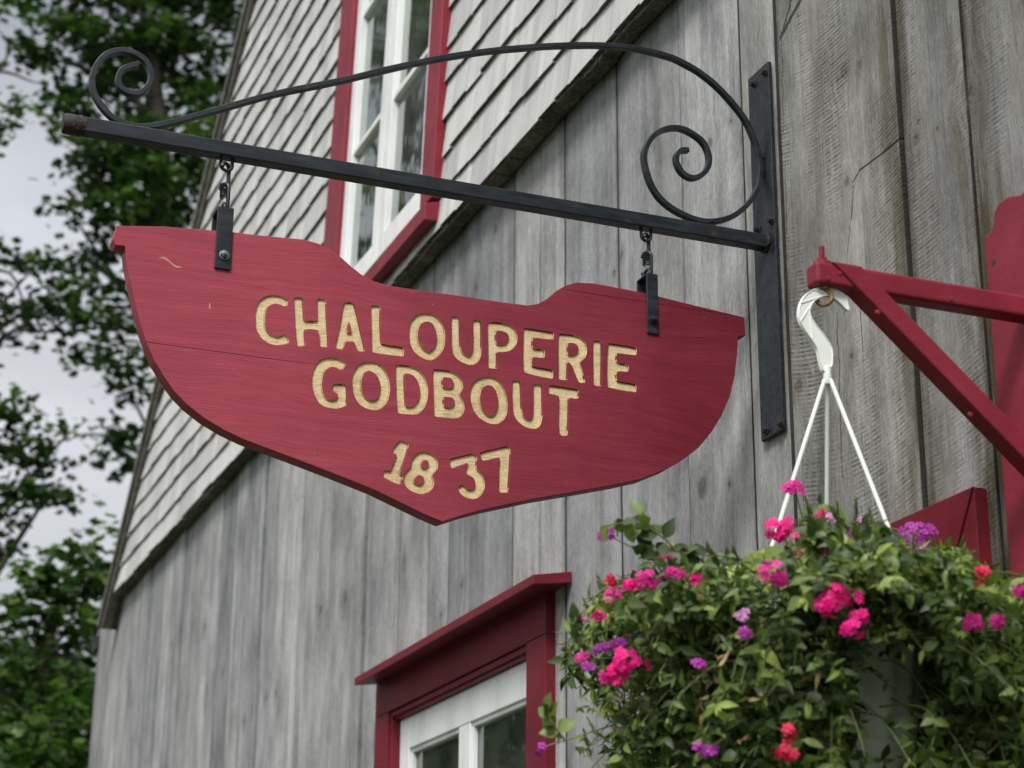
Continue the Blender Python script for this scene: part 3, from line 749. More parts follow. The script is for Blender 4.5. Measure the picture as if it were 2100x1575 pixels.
for px, py in ((282, 262), (1462, 458), (1561, 335)):
    p = onX(px, py, XS)
    mb = MB()
    for k in range(7):
        q = p + np.array([random.uniform(-.006, .006), random.uniform(-.011, .011) if px < 1500 else .0, random.uniform(-.003, .003) if px < 1500 else random.uniform(-.013, .013)])
        mb.lathe(q, [(0.0001, -.003), (.0028, -.0022), (.0042, 0), (.0028, .0022), (.0001, .003)], 8)
    obj('weld_bead', mb, M_rust, brk, smooth=True)
# staples welded under the bar
st_px = ((464, 350), (1325, 492))
for px, py in st_px:
    p = onX(px, py, XS); yc = p[1]; mb = MB(); rr = .0105
    pts = [(XS, yc + rr, zbar - hb + .003)] + [(XS, yc + rr * math.cos(a), zbar - hb - .014 - rr * math.sin(a)) for a in np.linspace(0, math.pi, 9)] + [(XS, yc - rr, zbar - hb + .003)]
    mb.tube(pts, .0032, 8); obj('staple', mb, M_rust, brk, smooth=True)

# ------------------------------------------------------------------ boat-shaped sign
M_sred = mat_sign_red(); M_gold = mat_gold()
TH = .038; XF = XS - TH / 2
OUT = [(240, 463), (333, 464), (400, 469), (480, 476), (520, 481), (580, 487), (625, 491), (655, 500), (680, 513), (700, 528), (720, 546), (743, 564), (767, 577), (800, 586), (867, 596), (933, 605), (1033, 620), (1083, 626), (1103, 623), (1120, 614), (1140, 597), (1160, 585), (1183, 579), (1220, 581), (1267, 590), (1333, 603), (1400, 620), (1470, 637), (1527, 651), (1529, 688), (1514, 690), (1512, 725), (1507, 772), (1497, 812), (1480, 852), (1460, 885), (1433, 918), (1400, 943), (1367, 962), (1317, 982), (1267, 993), (1200, 1005), (1100, 1022), (1000, 1043), (950, 1056), (907, 1070), (870, 1054), (833, 1036), (767, 1004), (700, 977), (633, 951), (567, 926), (500, 901), (460, 882), (417, 856), (383, 829), (358, 803), (337, 773), (317, 740), (302, 706), (290, 670), (280, 632), (267, 575), (259, 530), (257, 505), (237, 502), (232, 490)]
def c5(P): return [(x / 3 + 700, y / 3 + 525) for x, y in P]
def z6(P): return [(x / 3.5 + 400, y / 3.5 + 560) for x, y in P]
LET = [
 (z6, [[(668,200),(640,175),(600,160),(550,155),(500,170),(455,205),(436,260),(434,340),(440,400),(465,450),(505,490),(560,515),(620,515),(672,500),(675,485),(660,455),(640,440),(610,455),(570,455),(530,435),(503,400),(498,340),(503,270),(525,235),(560,218),(600,220),(640,238),(662,232)]]),
 (z6, [[(710,175),(774,175),(780,345),(884,345),(876,185),(938,188),(945,330),(955,530),(900,532),(888,405),(784,400),(794,520),(735,525),(722,400)]]),
 (z6, [[(1070,208),(1140,213),(1180,380),(1220,560),(1170,562),(1143,490),(1080,488),(1060,548),(1005,540),(1035,410)], [(1108,340),(1088,432),(1128,432)]]),
 (z6, [[(1262,232),(1330,236),(1328,360),(1334,510),(1500,535),(1496,600),(1270,570),(1268,400)]]),
 (z6, [[(1665,287),(1720,300),(1765,345),(1795,420),(1795,500),(1770,570),(1730,610),(1690,627),(1640,615),(1580,575),(1545,510),(1536,430),(1545,360),(1580,310),(1620,290)], [(1660,345),(1620,360),(1600,400),(1595,460),(1608,510),(1640,550),(1680,568),(1715,545),(1738,500),(1738,440),(1720,380),(1695,350)]]),
 (c5, [[(678,372),(728,375),(730,560),(748,600),(780,620),(805,605),(815,570),(810,395),(860,395),(863,560),(855,630),(825,665),(785,670),(735,650),(695,615),(680,570)]]),
 (c5, [[(900,405),(1010,415),(1060,440),(1085,490),(1080,540),(1045,580),(1000,590),(955,588),(957,695),(905,688),(905,560)], [(950,455),(952,545),(1000,548),(1030,525),(1033,490),(1015,465)]]),
 (c5, [[(1122,442),(1308,470),(1306,515),(1175,500),(1175,572),(1252,575),(1250,628),(1172,620),(1170,680),(1305,702),(1302,755),(1240,745),(1122,715),(1120,600)]]),
 (c5, [[(1338,478),(1450,488),(1500,525),(1513,570),(1505,620),(1465,655),(1480,700),(1503,780),(1462,778),(1415,660),(1392,650),(1390,765),(1338,760),(1336,600)], [(1392,532),(1392,610),(1435,612),(1460,590),(1460,555),(1440,535)]]),
 (c5, [[(1550,520),(1602,527),(1600,802),(1552,795)]]),
 (c5, [[(1643,535),(1817,565),(1815,612),(1692,595),(1692,655),(1768,670),(1763,713),(1690,708),(1692,770),(1815,790),(1812,840),(1640,810),(1636,680)]]),
 (z6, [[(1083,650),(1060,690),(1035,690),(1000,670),(960,675),(925,705),(912,750),(908,820),(920,870),(945,905),(985,915),(1020,905),(1030,870),(985,840),(990,797),(1090,800),(1090,945),(1040,970),(975,972),(900,945),(860,880),(842,810),(840,740),(860,670),(900,620),(960,605),(1020,612),(1065,632)]]),
 (z6, [[(1255,637),(1310,645),(1360,690),(1395,770),(1400,850),(1378,930),(1330,980),(1270,985),(1200,960),(1150,900),(1130,820),(1128,740),(1160,670),(1205,642)], [(1240,697),(1205,720),(1190,780),(1195,850),(1215,895),(1260,922),(1305,910),(1330,870),(1335,810),(1320,750),(1285,710)]]),
 (z6, [[(1440,655),(1560,668),(1620,705),(1665,780),(1675,860),(1660,940),(1620,1000),(1570,1018),(1455,1005),(1445,850)], [(1500,718),(1510,960),(1560,965),(1600,930),(1620,870),(1612,800),(1585,745),(1550,722)]]),
 (z6, [[(1708,690),(1850,705),(1905,750),(1925,800),(1918,840),(1895,868),(1928,920),(1935,980),(1910,1030),(1860,1045),(1718,1030),(1712,850)], [(1775,745),(1775,825),(1840,830),(1862,805),(1855,770),(1830,748)], [(1780,885),(1785,960),(1840,968),(1865,945),(1865,910),(1840,888)]]),
 (c5, [[(905,740),(960,755),(1000,810),(1022,890),(1022,960),(1000,1010),(955,1035),(905,1030),(840,990),(805,930),(792,860),(800,800),(840,755)], [(900,790),(865,810),(850,860),(855,920),(875,965),(915,990),(950,975),(968,930),(966,870),(950,820),(925,795)]]),
 (c5, [[(1052,765),(1103,768),(1108,940),(1118,990),(1145,1010),(1175,1005),(1185,960),(1183,790),(1235,790),(1240,950),(1232,1030),(1205,1062),(1160,1062),(1105,1035),(1065,990),(1055,930)]]),
 (c5, [[(1278,795),(1462,822),(1457,880),(1398,870),(1396,1050),(1390,1105),(1355,1105),(1338,1080),(1343,860),(1275,845)]]),
 (c5, [[(365,1135),(418,1155),(388,1260),(355,1340),(382,1355),(360,1410),(255,1360),(265,1320),(305,1325),(345,1220),(315,1210),(322,1180)]]),
 (c5, [[(510,1203),(560,1218),(595,1260),(595,1310),(555,1345),(572,1385),(565,1430),(520,1462),(460,1462),(400,1425),(382,1375),(395,1330),(430,1305),(435,1250),(465,1215)], [(510,1252),(485,1275),(495,1305),(525,1308),(542,1280),(535,1258)], [(470,1345),(445,1370),(445,1395),(475,1412),(505,1400),(512,1370),(495,1348)]]),
 (c5, [[(665,1250),(810,1215),(835,1235),(828,1310),(865,1340),(885,1395),(875,1450),(840,1490),(790,1497),(740,1470),(712,1430),(745,1405),(780,1440),(820,1435),(830,1400),(815,1360),(770,1340),(768,1310),(785,1270),(680,1308),(672,1285)]]),
 (c5, [[(850,1210),(1025,1170),(1042,1190),(1035,1340),(1025,1455),(970,1455),(972,1330),(978,1235),(870,1262)]]),
]
def soften(P, passes=2):
    for _ in range(passes):
        Q = []; n = len(P)
        for i in range(n):
            a, b, c = P[i - 1], P[i], P[(i + 1) % n]
            v1 = b - a; v2 = c - b; l1 = np.linalg.norm(v1); l2 = np.linalg.norm(v2)
            cs = (v1 @ v2) / (l1 * l2 + 1e-12)
            r = .25 if cs > .62 else (.13 if _ == 0 else .25)
            m_ = min(l1, l2)
            d1 = r * l1 if cs > .62 else min(r * l1, .003); d2 = r * l2 if cs > .62 else min(r * l2, .003)
            Q += [b - v1 / l1 * d1, b + v2 / l2 * d2]
        P = Q
    return P
def yz(P, X): return [onX(x, y, X)[1:] for x, y in P]
def rough_edge(P, amp):
    Q = []
    for i, p in enumerate(P):
        Q.append(p + np.array([random.uniform(-amp, amp), random.uniform(-amp, amp)]))
    return Q
def curve_mesh(polys, extrude, bevel, x_mid, name):
    cu = bpy.data.curves.new(name, 'CURVE'); cu.dimensions = '2D'; cu.fill_mode = 'BOTH'
    for P in polys:
        s_ = cu.splines.new('POLY'); s_.points.add(len(P) - 1)
        for i, p in enumerate(P): s_.points[i].co = (p[0], p[1], 0, 1)
        s_.use_cyclic_u = True
    cu.extrude = extrude; cu.bevel_depth = bevel; cu.bevel_resolution = 1; cu.offset = -bevel
    t = bpy.data.objects.new('tmp', cu); COL.objects.link(t)
    dg = bpy.context.evaluated_depsgraph_get(); dg.update()
    me = bpy.data.meshes.new_from_object(t.evaluated_get(dg)); 
    V = [(x_mid + v.co.z, v.co.x, v.co.y) for v in me.vertices]; F = [tuple(p.vertices) for p in me.polygons]
    bpy.data.objects.remove(t); bpy.data.curves.remove(cu)
    return V, F
sgn = thing('hanging_sign', (XS, .5, float(onX(905, 1078, XS)[2])), 'red boat shaped wooden sign with carved gold lettering CHALOUPERIE GODBOUT 1837', 'sign')
outline = yz(OUT, XF)
letters = [[rough_edge(soften([np.array(q) for q in yz(fn(P), XF)]), .00035) for P in polys] for fn, polys in LET]
inner = [P for L_ in letters for P in L_]
V, F = curve_mesh([outline] + inner, .0024, .0009, XF + .0033, 'face')
mb = MB(); mb.poly(V, F)
V2, F2 = curve_mesh([outline], (TH - .0075) / 2 - .002, .002, XF + .0063 + (TH - .0075) / 2, 'core')
mb.poly(V2, F2)
# assign gold to the sloping walls of the carved letters
def pip(p, poly):
    c_ = False; j = len(poly) - 1
    for i in range(len(poly)):
        if (poly[i][1] > p[1]) != (poly[j][1] > p[1]) and p[0] < (poly[j][0] - poly[i][0]) * (p[1] - poly[i][1]) / (poly[j][1] - poly[i][1]) + poly[i][0]: c_ = not c_
        j = i
    return c_
allL = np.array([p for L_ in inner for p in L_])
for fi, f_ in enumerate(mb.f[:len(F)]):
    P_ = np.array([mb.v[k] for k in f_]); nn_ = np.cross(P_[1] - P_[0], P_[2] - P_[0]); ln_ = np.linalg.norm(nn_)
    if ln_ < 1e-12 or abs(nn_[0]) / ln_ > .9: continue
    if np.min(np.linalg.norm(allL - P_.mean(0)[1:], axis=1)) < .0035: mb.mi[fi] = 1
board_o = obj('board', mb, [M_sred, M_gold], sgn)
for L_ in letters:
    V, F = curve_mesh(L_, .0006, .0018, XF + .0060, 'letter')
    # grow the floor slightly so its rim tucks under the face: pillow bevel gives the gouged look
    mb = MB(); mb.poly(V, F); obj('letter', mb, M_gold, sgn)
# straps
def strap(px, py_top, py_bot, wpx):
    a = onX(px, py_top, XF - .004); b = onX(px, py_bot, XF - .004)
    y = (a[1] + b[1]) / 2; hw = wpx / 2 / 1265.0 * 1.06
    mb = MB(); t = .004; xf0 = XF - .0005; xb = XF + TH + .0005
    zt, zb = a[2], b[2]
    mb.box(xf0 - t, xf0, y - hw, y + hw, zb, zt); mb.box(xb, xb + t, y - hw, y + hw, zb, zt)
    mb.box(xf0 + .0002, xb - .0002, y - hw, y + hw, zt - t, zt - .0003)
    s_ = obj('strap', mb, M_iron, sgn, bevel=.0012)
    return s_, y, zt, zb, xf0 - t
chain_geo = []
for i, (px, t, b, w) in enumerate(((460, 424, 552, 35), (1338.5, 561, 684, 29))):
    s_, y, zt, zb, xf_ = strap(px, t, b, w)
    q = onX(460 if i == 0 else 1340, 524 if i == 0 else 657, xf_)
    mb = MB(); mb.cyl((xf_, q[1], q[2]), (xf_ - .0025, q[1], q[2]), .0095, 20); mb.cyl((xf_ - .0025, q[1], q[2]), (xf_ - .0085, q[1], q[2]), .0066, 6)
    mb.cyl((xf_ - .0085, q[1], q[2]), (xf_ - .013, q[1], q[2]), .0036, 12)
    obj('bolt', mb, mat_plain('zinc_bolt', (.16, .17, .18), .4, Metallic=.9) if i == 0 else M_iron, s_, bevel=.0006)
    # eye on the strap top and chain links up to the staple
    mb = MB(); rr = .012
    mb.tube([(XS + rr * math.cos(a), y, zt + .004 + rr * math.sin(a)) for a in np.linspace(-.3, math.pi + .3, 12)], .003, 8)
    obj('eye', mb, M_iron, s_, smooth=True)
    ztop_ = zbar - hb - .014 - .0105; zlow = zt + .004
    span = ztop_ - zlow; nl = 2
    ch = bpy.data.objects.new('chain', None); ch.location = np.array((XS, y, zlow)) - wloc(sgn); link(ch, sgn)
    Lk = (span + .012) / nl + .010
    for k in range(nl):
        zc = zlow + .004 + (k + .5) * (span + .004) / nl; hw = .0092; hl = Lk / 2 - hw * .5; mb = MB(); pts = []
        for a in np.linspace(0, 2 * math.pi, 25):
            u = hw * math.cos(a); v = hw * math.sin(a) + (hl - hw * .6) * (1 if math.sin(a) >= 0 else -1)
            r_ = random.uniform(-.1, .1) if a == 0 else 0
            if k % 2 == 0: pts.append((XS + u * .75, y + u * .66, zc + v))
            else: pts.append((XS - u * .60, y + u * .80, zc + v))
        mb.tube(pts, .0038, 8, False); obj('link', mb, M_iron, ch, smooth=True)
    # twist of wire round the links
    mb = MB(); pts = []
    zc = zlow + .45 * span
    for k in range(40):
        a = k * .8; pts.append((XS + .0075 * math.cos(a), y + .0075 * math.sin(a), zc + (k - 20) * .0005))
    mb.tube(pts, .0014, 6); obj('wire_tie', mb, M_iron, ch, smooth=True)

# ------------------------------------------------------------------ red wooden arm bracket with back board
M_arm = mat_red('red_bracket_paint', (.20, .020, .033), chip=.27, gloss=.40)
arm = thing('plant_bracket', (XA, 0, 1.0), 'dark red wooden wall bracket with shaped back board holding the flower basket', 'bracket')
bb = [(2078, 1300), (2060, 1000), (2047, 830), (2031, 650), (2014, 487), (2030, 478), (2036, 460), (2038, 436), (2048, 415), (2068, 402), (2093, 399)]
Yb_ = .030
P = [onY(x, y, Yb_) for x, y in bb]; xc_ = float(P[-1][0]); xl = float(np.mean([p[0] for p in P[:5]]))
half = [(float(p[0]) - xc_, float(p[2])) for p in P[5:-1]]
wd = xl - xc_
poly = [(xc_ + wd, 1.55), (xc_ + wd, float(P[4][2]))] + [(xc_ + a, b) for a, b in half] + [(xc_, float(P[-1][2]))] + [(xc_ - a, b) for a, b in half[::-1]] + [(xc_ - wd, float(P[4][2])), (xc_ - wd, 1.55)]
mb = MB(); mb.prism([(x, Yb_, z) for x, z in poly], (0, -.026, 0)); bbo = obj('back_board', mb, M_arm, arm, bevel=.003)
p = onY(2037, 537, Yb_); mb = MB(); mb.cyl((p[0], Yb_ + .0008, p[2]), (p[0], Yb_ - .006, p[2]), .0052, 16); obj('screw_hole', mb, M_dark, bbo)
# arm
XFa = xc_ - .017
a0 = onX(1705, 541, XFa); a1 = onX(2095, 600, XFa); b0 = onX(1837, 605, XFa)
zt_a = (a0[2] + a1[2]) / 2; zb_a = float(b0[2]); y_tip = float(onX(1676, 570, XFa)[1])
hX = .034
mb = MB(); mb.box(XFa, XFa + hX, Yb_, y_tip, zb_a, zt_a); armo = obj('arm', mb, M_arm, arm, bevel=.006, seg=3)
# brace lapped on the front of the arm
XFb = XFa - .004
c1 = [onX(*q, XFb) for q in ((1713, 541), (1768, 548), (2100, 902), (2100, 962), (1755, 590))]
e1 = c1[1]; d = np.array(onX(2100, 888, XFb)) - np.array(onX(1770, 548, XFb)); d /= np.linalg.norm(d)
up = np.array(onX(1770, 548, XFb)); lo = np.array(onX(1713, 541, XFb))
zt2 = zt_a + .0005
def at_z(p, z): return p + d * (z - p[2]) / d[2]
def at_y(p, y): return p + d * (y - p[1]) / d[1]
u0 = at_z(up, zt2); l0 = at_z(lo, zt2); u1 = at_y(up, Yb_ + .0005); l1 = at_y(lo, Yb_ + .0005)
mb = MB(); mb.prism([l0, u0, u1, l1], (hX + .001, 0, 0)); obj('brace', mb, M_arm, arm, bevel=.003)
for px, py, X_ in ((1722, 560, XFa), (1951, 613, XFa), (1698, 571, XFa), (1800, 640, XFb), (1990, 850, XFb)):
    q = onX(px, py, X_); mb = MB(); mb.tube([(X_ + .001, q[1], q[2]), (X_ - .0012, q[1], q[2]), (X_ - .0018, q[1], q[2])], [.0045, .0038, .0015], 12); obj('screw_plug', mb, M_arm, arm, smooth=True)
# eye bolt
yb_ = float(onX(1686, 540, XFa + hX / 2)[1]); xe = XFa + hX / 2
mb = MB(); mb.cyl((xe, yb_, zt_a - .001), (xe, yb_, zt_a + .004), .0135, 20); mb.cyl((xe, yb_, zt_a + .004), (xe, yb_, zt_a + .011), .0085, 6)
for k in range(9): mb.cyl((xe, yb_, zt_a + .011 + k * .0022), (xe, yb_, zt_a + .0126 + k * .0022), .0040, 10); mb.cyl((xe, yb_, zt_a + .0126 + k * .0022), (xe, yb_, zt_a + .0132 + k * .0022), .0034, 10)
eb = obj('eye_bolt', mb, M_arm, arm)
re = .0115; ze = zb_a - .0035 - re
mb = MB(); mb.tube([(xe + re * math.sin(a) * .55, yb_ + re * math.sin(a) * .85, ze - re * math.cos(a)) for a in np.linspace(-math.pi, math.pi * .98, 22)], .0036, 10); mb.cyl((xe, yb_, zb_a + .001), (xe, yb_, zb_a - .004), .009, 16)
obj('eye_ring', mb, mat_rust('worn_brass_ring', (.20, .13, .06)), eb, smooth=True)

# ------------------------------------------------------------------ hanging basket
M_hook = mat_plain('white_plastic', (.72, .74, .68), .32, .05, 20, .05, Subsurface_Weight=.0)
M_pot = mat_plain('pale_plastic_pot', (.56, .61, .52), .35, .10, 14, .05)
XH = xe
hub = onX(1697, 772, XH); yh, zh = float(hub[1]), float(hub[2])
rimc = onX(1712, 1245, XH); zrim = float(rimc[2]); RP = .118
bas = thing('flower_basket', (XH, yh, zrim - .22), 'pale plastic hanging basket overflowing with pink and purple flowers under the red arm', 'flower basket')
HK = [(645,715),(620,600),(570,560),(500,535),(430,530),(350,545),(280,590),(240,660),(228,740),(240,810),(280,880),(340,960),(385,1030),(400,1110),(425,1210),(445,1222),(490,1190),(505,1170),(508,1060),(495,1010),(430,910),(370,840),(325,770),(315,720),(330,670),(370,625),(420,600),(470,590),(520,610),(580,660),(620,710)]
hk = [np.array(onX(1580 + x / 4.038, 460 + y / 4.038, XH)[1:]) for x, y in HK]
def rib_band(P, w0, x0, x1, M):
    V, F = curve_mesh([P], (x1 - x0) / 2, .0006, (x0 + x1) / 2, 'hook'); M.poly(V, F)
hks = soften(hk, 2); mb = MB(); rib_band(hks, 0, XH - .0018, XH + .0018, mb)
# raised rims and zig-zag ribs on the hook
def rimtube(idx): 
    pts = [(XH - .003, hk[i][0], hk[i][1]) for i in idx]; mb.tube(pts, .0011, 6); pts = [(XH + .003, hk[i][0], hk[i][1]) for i in idx]; mb.tube(pts, .0011, 6)
for s_ in (-1, 1):
    mb.tube([(XH + s_ * .0028, p[0], p[1]) for p in hks + hks[:1]], .0009, 6, False)
for a, b in ((28, 5), (26, 7), (24, 9), (22, 11)):
    for s_ in (-1, 1): mb.tube([(XH + s_ * .0026, *hk[a]), (XH + s_ * .0030, *hk[b])], .0010, 6)
mb.lathe((XH, yh, zh - .012), [(.0004, .03), (.006, .026), (.0065, .004), (.005, 0), (.0004, -.002)], 16)
obj('hook', mb, M_hook, bas, smooth=True)
saz = [R_(a) for a in (95, 215, 335)]
# hanger rods fan out to three points of the rim; azimuths chosen so they spread as seen
ends = []
for a, q in ((90, 1.10), (208, 1.0), (338, 1.0)):
    a = R_(a); ends.append((XH + q * RP * math.cos(a), yh + q * RP * math.sin(a), zrim + .004))
for e in ends:
    mb = MB(); s0 = (XH + (e[0] - XH) * .04, yh + (e[1] - yh) * .04, zh - .006)
    mb.tube([s0, e], .0032, 8); obj('hanger_rod', mb, M_hook, bas, smooth=True)
# ribbed pot
def ribs(k, z): return (.032 if (k % 6) < 3 else -.016) * (1 if -.20 < z < -.035 else 0)
prof = [(RP * .93, .0), (RP * 1.03, .003), (RP * 1.05, -.003), (RP * 1.04, -.02), (RP * .985, -.024), (RP * .97, -.034), (RP * .955, -.038), (RP * .94, -.07), (RP * .90, -.11), (RP * .85, -.15), (RP * .79, -.185), (RP * .775, -.192), (RP * .80, -.196), (RP * .80, -.200), (RP * .74, -.225), (RP * .66, -.238), (RP * .3, -.240), (.001, -.240)]
mb = MB(); mb.lathe((XH, yh, zrim), prof, 96, ribs); obj('pot', mb, M_pot, bas, smooth=True)
mb = MB(); mb.lathe((XH, yh, zrim), [(RP * .94, -.012), (RP * .5, .005), (.001, .01)], 32); obj('soil', mb, mat_plain('soil', (.02, .015, .01), .95, bump=.8), bas)

# leaves
HEADS = [(1630, 1005, 30, 14, 'mag'), (1597, 1080, 28, 28, 'hot'), (1640, 1120, 12, 26, 'hot'), (1695, 1130, 26, 12, 'hot'), (1745, 1100, 17, 14, 'pur'), (1885, 1100, 33, 30, 'pur'), (1836, 1130, 12, 11, 'hot'),
         (1590, 1180, 26, 30, 'mag'), (1708, 1230, 40, 30, 'hot'), (1752, 1228, 22, 9, 'hot'), (1765, 1262, 14, 12, 'hot'), (1745, 1288, 20, 18, 'hot'), (1290, 1358, 32, 26, 'hot'), (1262, 1382, 26, 22, 'hot'), (1238, 1395, 13, 13, 'mag'),
         (1243, 1096, 16, 13, 'pur'), (1366, 1132, 15, 15, 'hot'), (1322, 1188, 26, 20, 'mag'), (1293, 1200, 20, 9, 'hot'), (1262, 1222, 18, 16, 'mag'), (1250, 1192, 9, 10, 'red'), (1226, 1263, 16, 10, 'hot'), (1190, 1273, 12, 7, 'hot'),
         (1193, 1352, 13, 14, 'mag'), (1235, 1330, 22, 10, 'pur'), (1268, 1318, 16, 9, 'pur'), (1206, 1370, 12, 8, 'pur'), (1430, 1187, 11, 6, 'hot'), (1432, 1361, 13, 6, 'pur'), (1452, 1538, 26, 15, 'pur'), (1612, 1540, 20, 22, 'red'), (1618, 1500, 14, 18, 'red'),
         (2012, 1178, 14, 16, 'red'), (1998, 1275, 20, 12, 'mag'), (2048, 1272, 10, 12, 'mag'), (2090, 1208, 16, 9, 'mag'), (1523, 1265, 12, 9, 'lil'), (1528, 1298, 8, 8, 'pur'), (1702, 1062, 14, 8, 'lil'), (1770, 1068, 12, 6, 'lil'), (1680, 1055, 10, 8, 'hot'), (1108, 1535, 10, 10, 'pur'), (1385, 1175, 22, 9, 'mag')]
def head_pos(px, py):
    dirv = ray(px, py); dirv /= np.linalg.norm(dirv); Rr_ = .37; oc = CAM - (cen + np.array([0, 0, -.08]))
    b_ = oc @ dirv; disc = b_ * b_ - (oc @ oc - Rr_ ** 2)
    t_ = -b_ - (math.sqrt(disc) if disc > 0 else 0)
    if py < 1150: t_ = -b_ - .05
    return CAM + dirv * t_
LV, LF, LR = [], [], []
def leaf(p, d, nrm, ln, wd, r, bend=.25, serr=True, stem_attr=None):
    """a pointed, folded, serrated leaf: 5 stations x (left, mid, right)"""
    d = d / (np.linalg.norm(d) + 1e-9); s_ = np.cross(d, nrm); s_ /= (np.linalg.norm(s_) + 1e-9); nn = np.cross(s_, d)
    b = len(LV); st = ((0, .06), (.16, .62), (.36, 1.0), (.58, .86), (.8, .46), (1.0, .03))
    for i, (t, w) in enumerate(st):
        c_ = p + d * ln * t - nn * bend * ln * t * t
        ww = wd * .5 * w; f = .28 * ww
        LV.append(c_ + s_ * ww + nn * f); LV.append(c_); LV.append(c_ - s_ * ww + nn * f)
    for i in range(len(st) - 1):
        k = b + i * 3; LF.append((k, k + 1, k + 4, k + 3)); LF.append((k + 1, k + 2, k + 5, k + 4)); LR.extend([r, r * .93 + .02])
SV = MB(); HP = []
def hidden_head(p):
    u, v = proj(p); dd = np.linalg.norm(p - CAM)
    for (hx_, hy_, ha, hb_, hd_) in HP:
        if ((u - hx_) / (ha * 1.25)) ** 2 + ((v - hy_) / (hb_ * 1.3)) ** 2 < 1 and dd < hd_ + .01: return True
    return False
def visible_pot(p):
    u, v = proj(p); return 1765 < u < 1900 and 1350 + 30 * math.sin(u * .05) < v < 1540 + 20 * math.sin(u * .08)
def nearer(p, c): return (np.linalg.norm(p - CAM) < np.linalg.norm(np.array(c) - CAM))
cen = np.array([XH, yh, zrim])
def tipfield():
    for _ in range(100):
        kind = random.random()
        az = random.uniform(0, 2 * math.pi)
        if kind < .40:     # crown above the rim
            r = .40 * math.sqrt(random.random()); z = .105 - .9 * r * r + random.uniform(-.05, .03)
        else:              # curtain that hangs round the pot
            r = random.uniform(.16, .37); z = random.uniform(-.40, .03)
            if z < -.22: r = random.uniform(.15, .34)
        t = cen + np.array([r * math.cos(az), r * math.sin(az), z])
        u, v = proj(t)
        # keep to the outline of the real plant (ragged left side, open sky line)
        topl = np.interp(u, [1090, 1150, 1200, 1260, 1330, 1420, 1500, 1545, 1600, 1650, 1720, 1800, 1880, 1960, 2020, 2100], [1490, 1350, 1240, 1185, 1170, 1165, 1185, 1190, 1165, 1060, 1065, 1095, 1115, 1130, 1165, 1230])
        if u < 1100 or u > 2300 or v < topl + random.choice((0, 5, 12, 25, 40)): continue
        return t
    return cen
def shoot(t, n_leaf, lscale=1.0, rr=None, base=None):
    dr = t - cen; rad = np.linalg.norm(dr[:2]); o_ = base if base is not None else cen + dr * np.array([.5, .5, .62]) + np.array([0, 0, .01]) + rng.normal(0, .02, 3) if random.random() < .86 else cen + np.array([dr[0] / (rad + 1e-6) * min(rad, RP * .6), dr[1] / (rad + 1e-6) * min(rad, RP * .6), .0])
    mid = (o_ + t) / 2 + np.array([0, 0, .015 + .05 * max(0, rad - .1)]) + np.array([dr[0], dr[1], 0]) * .12 + rng.normal(0, .018, 3)
    pts = [(1 - s_) ** 2 * o_ + 2 * s_ * (1 - s_) * mid + s_ * s_ * t for s_ in np.linspace(0, 1, 9)]
    
    vis = any(1735 < proj(p)[0] < 1912 and 1320 < proj(p)[1] and nearer(p, cen) for p in pts[3:])
    if vis and random.random() < .82: return
    if random.random() < .4: SV.tube([tuple(p) for p in pts], [.0011] * 6 + [.001, .0008, .0006], 4, False)
    r0 = random.random() if rr is None else rr
    L0 = random.choice((random.uniform(.010, .018), random.uniform(.014, .024), random.uniform(.020, .032))) * lscale; slim = random.choice((.34, .42, .55))
    for k in range(n_leaf):
        s_ = .18 + .82 * (k // 2 + 1) / (n_leaf / 2) if n_leaf > 2 else 1
        s_ = min(s_, 1.0); p = (1 - s_) ** 2 * o_ + 2 * s_ * (1 - s_) * mid + s_ * s_ * t
        tg = 2 * (1 - s_) * (mid - o_) + 2 * s_ * (t - mid); tg /= np.linalg.norm(tg) + 1e-9
        side = np.cross(tg, [0, 0, 1.0]); side /= np.linalg.norm(side) + 1e-9
        if (k // 2) % 2: side = np.cross(tg, side)
        dd = side * (1 if k % 2 else -1) * random.uniform(.8, 1.1) + tg * random.uniform(.3, .9) + rng.normal(0, .22, 3)
        pj = p + dd * L0 * .5
        if (visible_pot(pj) and nearer(pj, cen) and random.random() < .80) or hidden_head(pj): continue
        nr = np.array([0, 0, .75]) + rng.normal(0, .38, 3) + (p - cen) * 3.2
        leaf(p, dd, nr, L0 * random.uniform(.75, 1.15), L0 * slim * random.uniform(.9, 1.2), min(1, max(0, r0 * .6 + random.random() * .4)), random.uniform(.05, .5))
    # tuft at the tip
    for k in range(random.choice((3, 4, 5))):
        a = k * 2.4; tg = t - mid; tg /= np.linalg.norm(tg) + 1e-9
        dd = tg * .8 + rng.normal(0, .45, 3)
        if (visible_pot(t) and nearer(t, cen)) or hidden_head(t): continue
        leaf(t, dd, np.array([0, 0, 1.0]) + rng.normal(0, .3, 3), L0 * random.uniform(.4, .8), L0 * slim * .5, min(1, r0 * .5 + .5), .1)
for (px, py, rx, ry, kd) in HEADS:
    HP.append((px, py, rx, ry, float(np.linalg.norm(head_pos(px, py) - CAM))))
for i in range(3400): shoot(tipfield(), random.choice((8, 10, 14)))
# spiky green bud cones standing up between the leaves
for i in range(150):
    t = tipfield(); u, v = proj(t)
    if visible_pot(t) or hidden_head(t): continue
    ax_ = np.array([0, 0, 1.0]) + (t - cen) * 1.5 + rng.normal(0, .2, 3); ax_ /= np.linalg.norm(ax_); r0 = random.uniform(.45, .8)
    H_ = random.uniform(.028, .044)
    for k in range(34):
        q = k / 34; a = k * 2.4; e = np.cross(ax_, [math.cos(a), math.sin(a), .3]); e /= np.linalg.norm(e)
        leaf(t + ax_ * H_ * q, e * (1.0 - .5 * q) + ax_ * (.7 + q), ax_, random.uniform(.009, .013) * (1.1 - .4 * q), .0022, min(1, r0 + random.uniform(-.15, .15)), -.1)
